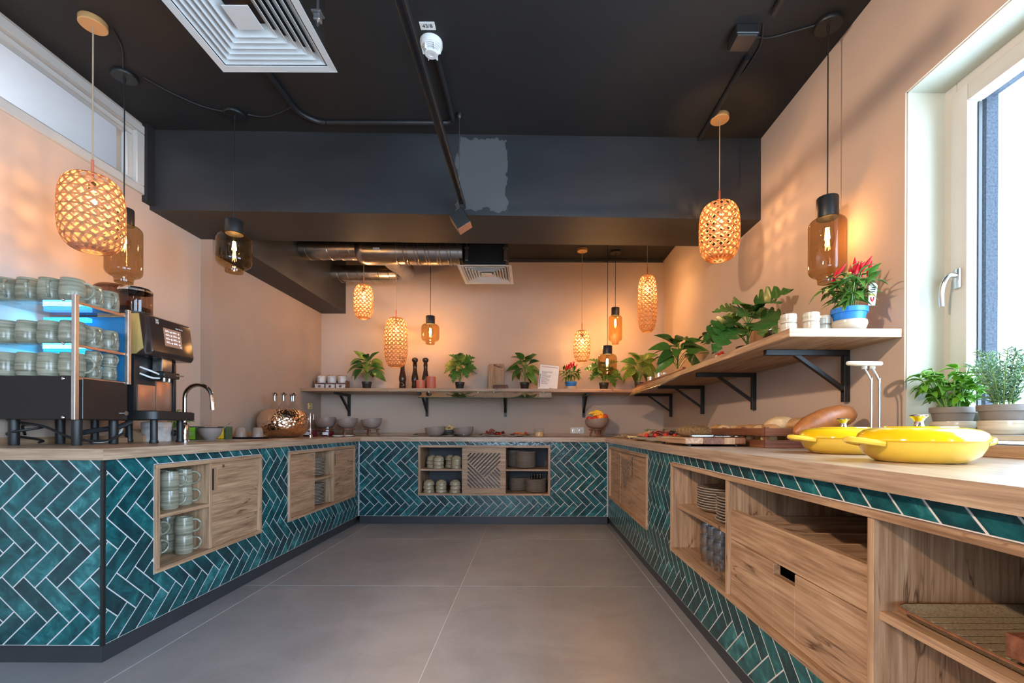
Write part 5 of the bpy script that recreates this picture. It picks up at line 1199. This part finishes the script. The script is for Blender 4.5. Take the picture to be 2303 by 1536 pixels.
for z0, z1 in ((.0, .036), (.056, .094)):
    for sgn in (-1, 1):
        G().box(-w, w, sgn * dd - .006, sgn * dd + .006, z0, z1, .001).build('slat', MT['acacia_x'], t, False); G().box(sgn * w - .006, sgn * w + .006, -dd + .007, dd - .007, z0, z1, .001).build('slat', MT['acacia_y'], t, False)
for sx_ in (-1, 1):
    for y in (-dd + .02, -.12, .12, dd - .02): G().box(sx_ * (w - .016) - .009, sx_ * (w - .016) + .009, y - .011, y + .011, 0, .10, .001).build('post', MT['acacia_z'], t, False)
G().box(-w + .007, w - .007, -dd + .007, dd - .007, .004, .010).build('floor_board', MT['acacia_y'], t, False)
rnd = random.Random(8); RM = [G().ball((0, 0, 0), 1, sx=1.0, sy=.72, sz=.62, u=16, v=10).mesh('bread_roll', MT[m]) for m in ('crust_pale', 'crust')]
n = 0
for lay, z in ((0, .045), (1, .085)):
    for i in range(3):
        for j in range(7):
            if lay and (j in (3, 4) and i != 1): continue
            o = put('bread_roll', RM[(i + j + lay) % 2], None, ((cx0 + .06 + i * .107) + rnd.uniform(-.006, .006), cy0 + .065 + j * .104 + rnd.uniform(-.006, .006), WT + z + rnd.uniform(-.003, .003)), (0, rnd.uniform(-.2, .2), rnd.uniform(0, 3))); r = (.046, .05)[lay] * rnd.uniform(.92, 1.05); o.scale = (r, r, r)
            tag(o, 'round bread roll in the crate, %s layer, %s row, %s from window side' % (('lower', 'upper')[lay], ('front', 'middle', 'wall')[i], ORD[j]), 'bread roll', 'bread rolls in the crate')
for k, (px, py, d, s, m, lab) in enumerate(((1753, 958, 2.30, .072, 'crust_pale', 'large pale torn loaf on top of the crate'), (1792, 961, 2.26, .058, 'crust', 'round crusty loaf at the right of the crate'), (1772, 953, 2.46, .055, 'crust', 'golden loaf behind the torn loaf in the crate'))):
    p = at(px, py, d); tag(G().ball((0, 0, 0), s, sx=1.15, sy=.8, sz=.55, u=20, v=12).build('bread_loaf', MT[m], loc=(p.x, d, max(p.z, WT + .115)), rot=(0, -.15, .3)), lab, 'bread')
p = at(1857, 948, 2.02)
g = G().tube([(-.15, 0, -.035), (-.13, 0, -.028), (-.08, 0, -.008), (0, 0, .012), (.08, 0, .022), (.12, 0, .022), (.145, 0, .018)], [.010, .03, .045, .052, .05, .035, .01], 16)
tag(g.build('bread_loaf', MT['crust_dark'], loc=(p.x, 2.02, p.z - .004), rot=(0, -.10, .08)), 'long glossy dark brown loaf leaning behind the yellow pans', 'bread')
def pan(label, x, y):
    t = thing('casserole_pan', label, 'pan', (x, y, WT)); t.scale = (.83, .83, 1)
    G().lathe([(0, 0), (.115, 0), (.125, .003), (.152, .020), (.166, .042), (.170, .056), (.172, .058), (.168, .058), (.150, .03), (.11, .01), (0, .008)], seg=48).build('body', MT['yellow_body'], t)
    lid = G().lathe([(.174, .057), (.176, .060), (.174, .067), (.167, .079), (.152, .088), (.125, .0935), (.1, .095), (.098, .0975), (.05, .099), (0, .0992)], seg=48).build('lid', MT['yellow_lid'], t)
    G().lathe([(0, .098), (.015, .098), (.013, .104), (.012, .112), (.018, .120), (.027, .126), (.0275, .129), (.024, .131), (0, .132)], seg=24).build('knob', MT['chrome'], lid)
    for sgn in (-1, 1):
        g = G(); pts = [(sgn * .160, -.058, .050), (sgn * .205, -.045, .056), (sgn * .232, -.022, .060), (sgn * .237, 0, .061), (sgn * .232, .022, .060), (sgn * .205, .045, .056), (sgn * .160, .058, .050)]
        g.tube(smoothline(pts, 4), .0085, 8); g.prism([(sgn * .155, -.05), (sgn * .20, -.042), (sgn * .228, -.02), (sgn * .228, .02), (sgn * .20, .042), (sgn * .155, .05)], 'z', .049, .057); g.build('handle', MT['yellow_body'], t)
pan('near yellow enamel casserole with steel knob on the right worktop', 1.085, 1.27)
pan('far yellow enamel casserole half hidden on the right worktop', 1.170, 1.70)
p = at(1950, 820, 1.80)
t = thing('utensil_stand', 'white ring topped utensil with two steel stems beside the window', 'utensil', (1.365, 1.80, WT))
hh = p.z - WT
for dx in (-.016, .016): G().tube(smoothline([(dx, 0, .003), (dx, 0, hh - .075), (dx - .004, 0, hh - .06), (dx - .028, 0, hh - .015)], 5), .0042, 8).build('stem', MT['steel'], t)
ring = [(.058 * math.cos(a) - .045, .036 * math.sin(a), hh + .006 * math.sin(a) + .004) for a in [2 * PI * k / 28 for k in range(29)]]
G().tube(ring, .0085, 10).build('ring', MT['white_plastic'], t); G().box(-.085, -.005, -.006, .006, hh - .006, hh + .004, .003).tube([(-.045, 0, hh - .002), (-.044, 0, hh - .018)], .010, 10).tube([(-.012, 0, hh - .002), (-.012, 0, hh - .018)], .010, 10).build('holder', MT['white_plastic'], t)
G().lathe([(0, 0), (.045, 0), (.045, .004), (0, .006)], seg=24).build('base', MT['steel'], t)
# ------------------------------------------------------------------ plants
def leaf_mesh(kind, mat):
    g = G(); N = {'ovate': 6, 'monstera': 20, 'lance': 5, 'small': 4}[kind]; rows = []
    for i in range(N + 1):
        t = i / N
        if kind == 'ovate': w = .30 * math.sin(PI * t ** .75) ** .85 * (1 - .25 * t)
        elif kind == 'lance': w = .15 * math.sin(PI * t ** .8)
        elif kind == 'small': w = .30 * math.sin(PI * t ** .7)
        else:
            w = .46 * math.sin(PI * min(1, t * .93 + .07) ** .62) ** .7
            if .12 < t < .93 and i % 4 == 0: w *= .42
            elif .12 < t < .93 and i % 4 == 3: w *= .9
        z = .06 * math.sin(PI * t) - .36 * t * t
        rows.append([(-w, t - (.06 if kind != 'monstera' else .10) * 0, z + .28 * w), (0, t, z), (w, t, z + .28 * w)] if kind != 'monstera' else [(-w, t + w * .28 - .1, z + .2 * w), (0, t, z), (w, t + w * .28 - .1, z + .2 * w)])
    vs = [[g.bm.verts.new(p) for p in r] for r in rows]
    for a, b in zip(vs, vs[1:]):
        for k in (0, 1):
            g.bm.faces.new((a[k], a[k + 1], b[k + 1], b[k]))
    bmesh.ops.remove_doubles(g.bm, verts=g.bm.verts, dist=1e-4)
    bmesh.ops.solidify(g.bm, geom=g.bm.faces[:], thickness=0.008)
    return g.mesh('leaf', MT[mat], True, 60)
LM = {}
def lm(kind, mat):
    if (kind, mat) not in LM: LM[(kind, mat)] = leaf_mesh(kind, mat)
    return LM[(kind, mat)]
def pot_black(t, r=.052, h=.088, mat='pot_black'):
    G().lathe([(0, 0), (r * .72, 0), (r * .75, .003), (r * .93, h * .70), (r * .95, h * .72), (r, h * .73), (r * 1.02, h), (r * .96, h), (r * .92, h * .8), (0, h * .8)], seg=26).build('pot', MT[mat], t)
    G().lathe([(0, h * .86), (r * .5, h * .88), (r * .93, h * .84)], seg=20).build('soil', MT['soil'], t); return h * .85
def pot_double(t, inner, s=1.0, outer='cup_beige'):
    G().lathe([(0, 0), (.045 * s, 0), (.06 * s, .012 * s), (.066 * s, .032 * s), (.064 * s, .046 * s), (.060 * s, .047 * s), (.058 * s, .03 * s), (0, .01 * s)], seg=28).build('cover_pot', MT[outer], t)
    G().lathe([(0, .012 * s), (.047 * s, .012 * s), (.056 * s, .05 * s), (.061 * s, .075 * s), (.062 * s, .077 * s), (.067 * s, .078 * s), (.068 * s, .098 * s), (.064 * s, .099 * s), (.06 * s, .085 * s), (0, .085 * s)], seg=28).build('pot', MT[inner], t)
    G().lathe([(0, .088 * s), (.06 * s, .087 * s)], seg=20).build('soil', MT['soil'], t); return .085 * s
def plant(label, x, y, z, kind, mats, Hh, R, n, seed, L0, pot='black', pr=.052, ph=.088, tops=1):
    t = thing('potted_plant', label, 'plant', (x, y, z), group='potted plants on the shelves'); rnd = random.Random(seed)
    h0 = pot_black(t, pr, ph)
    n = int(n * 1.45); Hh *= 1.08; L0 *= 1.08
    spine = [(0, 0, h0 - .01), (rnd.uniform(-.01, .01), rnd.uniform(-.01, .01), h0 + Hh * .4), (rnd.uniform(-.015, .015), rnd.uniform(-.015, .015), h0 + Hh * .72)]
    G().tube(smoothline(spine, 4), .0065, 7).build('trunk', MT['stem_green'], t)
    for i in range(n):
        f = i / max(1, n - 1); a = i * 2.4 + seed + rnd.uniform(-.3, .3)
        zb = h0 + Hh * (.10 + .60 * f); out = R * (.50 - .30 * f) * rnd.uniform(.85, 1.15); el = math.radians(-22 + 78 * f ** 1.3 + rnd.uniform(-18, 18)); Ln = L0 * rnd.uniform(.8, 1.12) * (1.0 - .12 * f)
        if math.sin(a) < -.3: el -= .38
        elif math.sin(a) > .3: el += .28
        p0 = Vector((0, 0, zb - Hh * .08)); p1 = Vector((out * math.cos(a), out * math.sin(a), zb + Hh * .14 * (1 - f) + Hh * .12))
        if p1.y + y + math.sin(a) * Ln * .8 > YB - .02 and x < 1.35 and y > 4.6: a = -a; p1.y = -p1.y
        if x > 1.0 and y < 4.7 and p1.x + x + math.cos(a) * Ln * .85 > XR - .02: a = PI - a; p1.x = -p1.x
        G().tube(smoothline([p0, (p0 + p1) / 2 + Vector((0, 0, Hh * .03)), p1], 4), .0028, 5).build('stalk', MT['stem_green'], t)
        o = put('leaf', lm(kind, mats[i % len(mats)]), t, p1, (el, .75 * math.cos(a) + rnd.uniform(-.3, .3), a - PI / 2)); o.scale = (Ln, Ln, Ln)
    return t
SHZ = SZ1
bx = lambda px, d=5.02: at(px, 870, d).x
plant('dark green broad leaved plant in black pot beside the spice rack', bx(825), 5.02, SHZ, 'ovate', ['leaf_dark', 'leaf_marbled'], .30, .15, 15, 1, .155)
plant('bright monstera in small black pot right of the pepper mills', bx(1034), 5.02, SHZ, 'monstera', ['leaf_mid', 'leaf_mid', 'leaf_marbled'], .30, .14, 13, 2, .14)
plant('glossy broad leaved plant in black pot beside the menu sheet', bx(1180), 5.02, SHZ, 'ovate', ['leaf_mid', 'leaf_dark'], .30, .14, 13, 5, .165)
plant('monstera in black pot behind the squat amber pendant', bx(1358), 5.02, SHZ, 'monstera', ['leaf_mid', 'leaf_dark'], .24, .17, 11, 9, .15)
plant('marbled leaved plant in black pot at the back shelf corner', bx(1436), 4.98, SHZ, 'ovate', ['leaf_marbled', 'leaf_marbled', 'leaf_mid'], .30, .15, 14, 7, .17)
plant('tall broad leaved plant in black pot on the right shelf', 1.29, 3.98, SHZ, 'ovate', ['leaf_mid', 'leaf_dark'], .30, .19, 14, 12, .18)
plant('big monstera with split leaves in wide black bowl on right shelf', 1.29, 2.70, SHZ, 'monstera', ['leaf_dark', 'leaf_mid', 'leaf_dark'], .27, .20, 11, 4, .19, pr=.066, ph=.07)
def bushy(label, x, y, z, inner, s, Hh, R, n, seed, kind, mat, L0, chilli=0, cat='plant', outer='cup_beige', name='potted_plant'):
    t = thing(name, label, cat, (x, y, z)); rnd = random.Random(seed); h0 = pot_double(t, inner, s, outer)
    tips = []
    for k in range(max(9, n // 7)):
        a, r = rnd.uniform(0, 2 * PI), R * math.sqrt(rnd.random()) * .85; hh_ = Hh * rnd.uniform(.55, 1.0) * (1 - .25 * (r / R))
        p = [Vector((.02 * math.cos(a), .02 * math.sin(a), h0 - .005)), Vector((r * .6 * math.cos(a), r * .6 * math.sin(a), h0 + hh_ * .5)), Vector((r * math.cos(a), r * math.sin(a), h0 + hh_))]
        sm = smoothline(p, 5); G().tube(sm, .0022, 5).build('stem', MT['stem_green'], t); tips.append((sm, a))
    for i in range(n):
        sm, a = tips[i % len(tips)]; k = len(sm) - 1 - (i // len(tips)) % (len(sm) - 2); p = sm[k]; aa = a + rnd.uniform(-1.8, 1.8); Ln = L0 * rnd.uniform(.7, 1.15)
        if p.x + x + math.cos(aa) * Ln > (XR if y > NY1 else 1.68) - .012: aa = PI - aa
        o = put('leaf', lm(kind, mat), t, p, (math.radians(rnd.uniform(-35, 45)), rnd.uniform(-.4, .4), aa - PI / 2)); o.scale = (Ln,) * 3
    if chilli:
        cme = G().tube([(0, 0, 0), (0, 0, .012), (.003, 0, .03), (.006, 0, .048)], [.003, .0055, .0045, .0008], 8).mesh('chilli', MT['chilli_red'])
        for k in range(chilli):
            a, r = rnd.uniform(0, 2 * PI), R * rnd.uniform(.1, .75)
            o = put('chilli', cme, t, (r * math.cos(a), r * math.sin(a), h0 + Hh * rnd.uniform(.75, .98) * (1 - .2 * r / R)), (rnd.uniform(-.6, .6), rnd.uniform(-.6, .6), 0)); o.scale = (s * 1.35,) * 3
            G().tube([(r * .5 * math.cos(a), r * .5 * math.sin(a), h0 + Hh * .45), (o.location.x, o.location.y, o.location.z + .002)], .0016, 5).build('stem', MT['stem_green'], t)
    return t, h0
bushy('small chilli plant in blue pot on the back shelf', bx(1284), 5.02, SHZ, 'blue_pot', .98, .20, .11, 56, 3, 'lance', 'leaf_mid', .085, 15)
t, h0 = bushy('large chilli plant in blue pot at the near end of right shelf', 1.375, 1.965, SHZ, 'blue_pot', 1.02, .19, .115, 84, 6, 'lance', 'leaf_mid', .085, 16)
lb = G().prism([(.017 * math.cos(a), .035 + .017 * math.sin(a)) for a in [PI * k / 10 for k in range(11)]] + [(-.013, -.04), (.013, -.04)], 'y', -.0008, .0008).build('plant_label', MT['paper'], t, False, (.055, -.06, h0 + .055), (.12, 0, -.1))
G().box(-.014, .014, -.0013, -.0008, .0, .006).build('label_band', MT['tea_yellow'], lb, False)
G().tube([(-.006, -.0014, -.006), (-.004, -.0014, -.018), (.0, -.0014, -.026)], [.0022, .0026, .001], 6).tube([(.006, -.0014, -.006), (.004, -.0014, -.018), (.001, -.0014, -.026)], [.0022, .0026, .001], 6).build('label_print', MT['chilli_red'], lb)
G().box(-.006, .006, -.0012, -.0008, .030, .034).box(-.009, .009, -.0012, -.0008, .022, .026).box(-.008, .008, -.0012, -.0008, .014, .018).build('label_text', MT['ink'], lb, False)
SILL = NZ0 + .0135
bushy('bushy bright green mint in grey pot on the window sill', 1.605, 1.73, SILL, 'pot_grey', 1.02, .185, .13, 200, 15, 'small', 'leaf_bright', .048)
t = thing('potted_plant', 'fine needled rosemary in grey pot at the window sill edge', 'plant', (1.607, 1.545, SILL)); h0 = pot_double(t, 'pot_grey', 1.02); rnd = random.Random(21)
for k in range(26):
    a, r = rnd.uniform(0, 2 * PI), .10 * math.sqrt(rnd.random()); hh_ = rnd.uniform(.12, .20); dx = min(r * math.cos(a), .05)
    sm = smoothline([(.02 * math.cos(a), .02 * math.sin(a), h0), (dx * .6, r * .7 * math.sin(a), h0 + hh_ * .55), (dx, r * 1.2 * math.sin(a), h0 + hh_)], 8)
    G().tube(sm, .0015, 5).build('stem', MT['stem_green'], t)
    g = G()
    for p in sm[3:]:
        for j in range(4):
            an, e = rnd.uniform(0, 2 * PI), rnd.uniform(.1, .9); v = Vector((math.cos(an) * math.cos(e), math.sin(an) * math.cos(e), math.sin(e))) * rnd.uniform(.018, .03)
            if t.location.x + p.x + v.x > 1.68: v.x = -abs(v.x)
            g.tube([p, p + v * .6, p + v], [.0011, .0014, .0004], 4)
    o = g.build('needles', MT['leaf_grey'], t); o['kind'] = 'stuff'
# small leafy plant behind the tap
t = thing('potted_plant', 'small green basil plant behind the coffee machine', 'plant', (-2.345, 2.99, WT)); h0 = pot_black(t, .05, .085, 'pot_grey'); rnd = random.Random(5)
for k in range(26):
    a, r = rnd.uniform(0, 2 * PI), rnd.uniform(.01, .085); zz = h0 + rnd.uniform(.03, .12); rx = max(r * math.cos(a), -.05)
    G().tube([(0, 0, h0 - .01), (rx * .6, r * .6 * math.sin(a), zz - .02), (rx, r * math.sin(a), zz)], .0018, 5).build('stem', MT['stem_green'], t)
    aa = a if math.cos(a) > -.3 else PI - a
    o = put('leaf', lm('small', 'leaf_bright'), t, (rx, r * math.sin(a), zz), (rnd.uniform(-.3, .6), 0, aa - PI / 2)); o.scale = (.055,) * 3
# ------------------------------------------------------------------ shelf things
q0 = at(747, 872, 5.05)
t = thing('spice_rack', 'wooden rack with three drawers under marble jars on left of shelf', 'rack', (q0.x, 5.05, SHZ))
for x in (-.175, -.06, .056, .171): G().box(x - .004, x + .004, -.05, .05, 0, .10 if abs(x) > .1 else .072, .001).build('upright', MT['acacia_z'], t, False)
G().box(-.171, .167, -.05, .05, .066, .073, .001).build('rack_shelf', MT['acacia_x'], t, False); G().box(-.171, .167, -.05, .05, 0, .006, .001).build('rack_floor', MT['acacia_x'], t, False)
G().box(-.171, .167, .044, .05, .073, .10).build('rack_back', MT['acacia_x'], t, False)
for x in (-.1175, -.002, .1135):
    d_ = G().prism([(x - .046, .008), (x + .046, .008), (x + .052, .060), (x - .052, .060)], 'y', -.048, .03).build('drawer', MT['marble'], t, False); G().ball((x, -.055, .036), .014, sy=.8).build('knob', MT['acacia_z'], d_)
for x, s in ((-.1175, 'left'), (-.002, 'middle'), (.1135, 'right')):
    j = thing('spice_jar', '%s marble jar on top of the spice rack' % s, 'jar', (q0.x + x, 5.05, SHZ + .0735), group='marble spice jars')
    G().lathe([(0, 0), (.042, 0), (.045, .004), (.045, .075), (.043, .078), (0, .078)], seg=24).build('body', MT['marble'], j); G().lathe([(.043, .076), (.046, .078), (.046, .086), (.044, .088), (0, .088)], seg=24).build('lid', MT['mango_z'], j)
for px, s in ((903, 'left'), (931, 'middle'), (955, 'right')):
    t = thing('pepper_mill', '%s one of three tall dark turned pepper mills' % s, 'pepper mill', (bx(px), 5.06, SHZ), group='tall dark pepper mills')
    k = 1.0 if px == 903 else .96
    G().lathe([(0, 0), (.039, 0), (.040, .01), (.038, .03), (.034, .036), (.038, .042), (.038, .052), (.032, .06), (.036, .068), (.036, .076), (.031, .084), (.037, .10), (.040, .125), (.038, .15), (.030, .19), (.023, .23), (.021, .265), (.024, .285), (.027, .292), (.022, .297), (0, .297)], seg=28).build('body', MT['darkwood_z'], t)
    G().lathe([(0, .297), (.02, .297), (.022, .302), (.026, .308), (.019, .316), (.025, .325), (.034, .340), (.036, .352), (.032, .366), (.018, .377), (0, .38)], seg=28).build('head', MT['darkwood_z'], t); G().ball((0, 0, .383), .0055).build('nut', MT['gold_panel'], t); t.scale = (k, k, k)
for px, h, s in ((948, .098, 'shorter'), (971, .137, 'taller')):
    t = thing('canister', '%s terracotta canister in front of the pepper mills' % s, 'canister', (bx(px, 4.96), 4.93, SHZ)); G().lathe([(0, 0), (.048, 0), (.05, .003), (.05, h - .012), (0, h - .012)], seg=28).build('body', MT['terracotta'], t); G().lathe([(.0485, h - .012), (.0485, h - .008), (.05, h - .008), (.05, h - .002), (.047, h), (0, h)], seg=28).build('lid', MT['terracotta'], t)
t = thing('cutting_board', 'tall mango wood cutting board leaning on the back wall', 'cutting board', (bx(1116, 5.17), 5.165, SHZ)); t.rotation_euler = (-.14, 0, 0)
bd = G(); P = rrect(.088, .16, .018, 4)
def board(P, hole, th, mat, name, parent):
    """flat board with a slotted grip: outer ring bridged to the hole ring"""
    g = G(); n = len(P); Hn = hole
    for y in (-th / 2, th / 2):
        pass
    o0 = [g.bm.verts.new((x, -th / 2, z)) for x, z in P]; o1 = [g.bm.verts.new((x, th / 2, z)) for x, z in P]; i0 = [g.bm.verts.new((x, -th / 2, z)) for x, z in Hn]; i1 = [g.bm.verts.new((x, th / 2, z)) for x, z in Hn]
    for k in range(n):
        j = (k + 1) % n; g.bm.faces.new((o0[k], o0[j], i0[j], i0[k])); g.bm.faces.new((o1[k], i1[k], i1[j], o1[j])); g.bm.faces.new((o0[k], o1[k], o1[j], o0[j])); g.bm.faces.new((i0[k], i0[j], i1[j], i1[k]))
    bmesh.ops.recalc_face_normals(g.bm, faces=g.bm.faces); return g.build(name, MT[mat], parent, False)
board([(x, z + .16) for x, z in rrect(.088, .16, .018, 4)], [(x + .022, z + .283 - x * .28) for x, z in rrect(.052, .011, .0105, 4)], .018, 'mango_z', 'board', t)
G().tube([(-.03, -.012, .308), (.04, -.013, .280)], .006, 7).build('leather_loop', MT['nut_brown'], t)
t = thing('cutting_board', 'small dark wooden board lying against the tall cutting board', 'cutting board', (bx(1126, 5.10), 5.09, SHZ)); t.rotation_euler = (-.14, 0, 0)
board([(x, z + .034) for x, z in rrect(.085, .034, .015, 4)], [(x + .066, z + .036) for x, z in rrect(.008, .008, .0078, 4)], .016, 'acacia_x', 'board', t)
t = thing('menu_sheet', 'white printed information sheet in acrylic holder on back shelf', 'sign', (bx(1231, 4.93), 4.93, SHZ)); t.rotation_euler = (-.12, .10, 0)
G().box(-.105, .105, -.0015, .0015, .0, .275, .0008).build('sheet', MT['paper'], t, False)
G().box(-.108, .108, .0025, .0045, 0, .28).build('holder', MT['clear_glass'], t, False)
rnd = random.Random(2)
for k in range(16): G().box(-.085 + k * .011, -.085 + k * .011 + .007, -.0021, -.0015, .250, .256).build('print_heading', MT['ink_red' if k < 6 else 'ink'], t, False)
for k in range(14): G().box(-.08, -.08 + rnd.uniform(.05, .12), -.0021, -.0015, .20 - k * .0105, .2025 - k * .0105).build('print_line', MT['ink'], t, False)
G().box(.02, .085, -.0021, -.0015, .014, .021).build('print_line', MT['ink'], t, False); G().box(-.097, -.090, -.0021, -.0015, .02, .17).build('print_side', MT['ink'], t, False)
for k, (y, r, h) in enumerate(((4.42, .034, .085), (4.20, .04, .10), (4.10, .034, .085))):
    t = thing('canister', '%s small dark metal canister from the corner on right shelf' % ORD[k], 'canister', (1.17 + .02 * k, y, SHZ)); G().lathe([(0, 0), (r, 0), (r, h * .85), (0, h * .85)], seg=24).build('body', MT['steel'], t); G().lathe([(r * .98, h * .85), (r * 1.04, h * .85), (r * 1.04, h), (0, h)], seg=24).build('lid', MT['brushed'], t)
t = thing('glass_cloche', 'clear glass cloche with knob on the right shelf', 'cloche', (1.25, 3.22, SHZ))
G().lathe([(.105, 0.008), (.107, .012), (.107, .075), (.095, .105), (.06, .125), (.02, .132), (0, .133)], seg=32).build('dome', MT['clear_glass'], t); G().lathe([(0, .133), (.010, .133), (.008, .142), (.019, .156), (.019, .166), (.010, .174), (0, .175)], seg=18).build('knob', MT['clear_glass'], t); G().lathe([(0, 0), (.115, 0), (.118, .006), (0, .008)], seg=32).build('base', MT['clear_glass'], t)
t = thing('striped_jar', 'small red and white striped jar beside the glass cloche', 'jar', (1.27, 3.02, SHZ))
for k in range(10): G().lathe([(0, 0), (.045, 0), (.048, .004), (.048, .06), (0, .062)], seg=30).bm.free()
for k in range(12):
    a0, a1 = 2 * PI * k / 12, 2 * PI * (k + 1) / 12; g = G(); pr = [(.042, 0), (.047, .01), (.047, .06), (.040, .072)]
    cols = [[g.bm.verts.new((r * math.cos(a), r * math.sin(a), z)) for r, z in pr] for a in (a0, (a0 + a1) / 2, a1)]
    for c0, c1 in zip(cols, cols[1:]):
        for j in range(3): g.bm.faces.new((c0[j], c1[j], c1[j + 1], c0[j + 1]))
    g.build('stripe', MT['tomato_red' if k % 2 else 'white_plastic'], t)
G().lathe([(0, .073), (.041, .072), (.038, .08), (.012, .084), (.010, .095), (0, .097)], seg=24).build('lid', MT['tomato_red'], t); G().lathe([(0, .001), (.041, .001)], seg=24).build('bottom', MT['white_plastic'], t)
t = thing('cutting_board', 'wooden board leaning on right wall behind the monstera', 'cutting board', (1.475, 3.0, SHZ)); t.rotation_euler = (-.12, 0, -PI / 2)
board([(x, z + .14) for x, z in rrect(.085, .14, .03, 4)], [(x, z + .255) for x, z in rrect(.013, .013, .0125, 4)], .018, 'mango_z', 'board', t)
CUP = None
for i, (x, y) in enumerate(((1.125, 1.985), (1.205, 1.955), (1.165, 2.075), (1.29, 2.01))):
    for k in range(2):
        if CUP is None: CUP = G().lathe([(0, 0), (.032, 0), (.036, .004), (.038, .03), (.0365, .05), (.033, .053), (.029, .053), (.028, .02), (0, .01)], seg=24).mesh('cup', MT['cup_beige'])
        cu = put('cup', CUP, None, (x, y, SHZ + .0405 * k)); cu.scale = (.88, .88, .75)
        tag(cu, 'beige stoneware cup by the chilli pot, %s stack, %s' % (('left', 'middle front', 'rear', 'right')[i], ('lower', 'upper')[k]), 'cup', 'stacked beige cups on the right shelf')
t = thing('oil_cruet', 'tiny glass cruet left of the stacked cups', 'cruet', (1.105, 2.10, SHZ)); G().lathe([(0, 0), (.022, 0), (.026, .008), (.022, .022), (.010, .03), (.011, .036)], seg=18).build('body', MT['smoke_glass'], t); G().ball((0, 0, .040), .008).build('stopper', MT['chrome'], t)
# rest everything a hair above what carries it
for o in list(COL.objects):
    if o.parent is None and o.get('category') and o['category'] not in ('counter', 'worktop', 'cabinet', 'shelf', 'bracket', 'glass guard', 'pendant lamp', 'conduit', 'air vent', 'duct', 'smoke detector', 'sign', 'track', 'spotlight', 'junction box', 'socket'):
        o.location.z += 0.0007
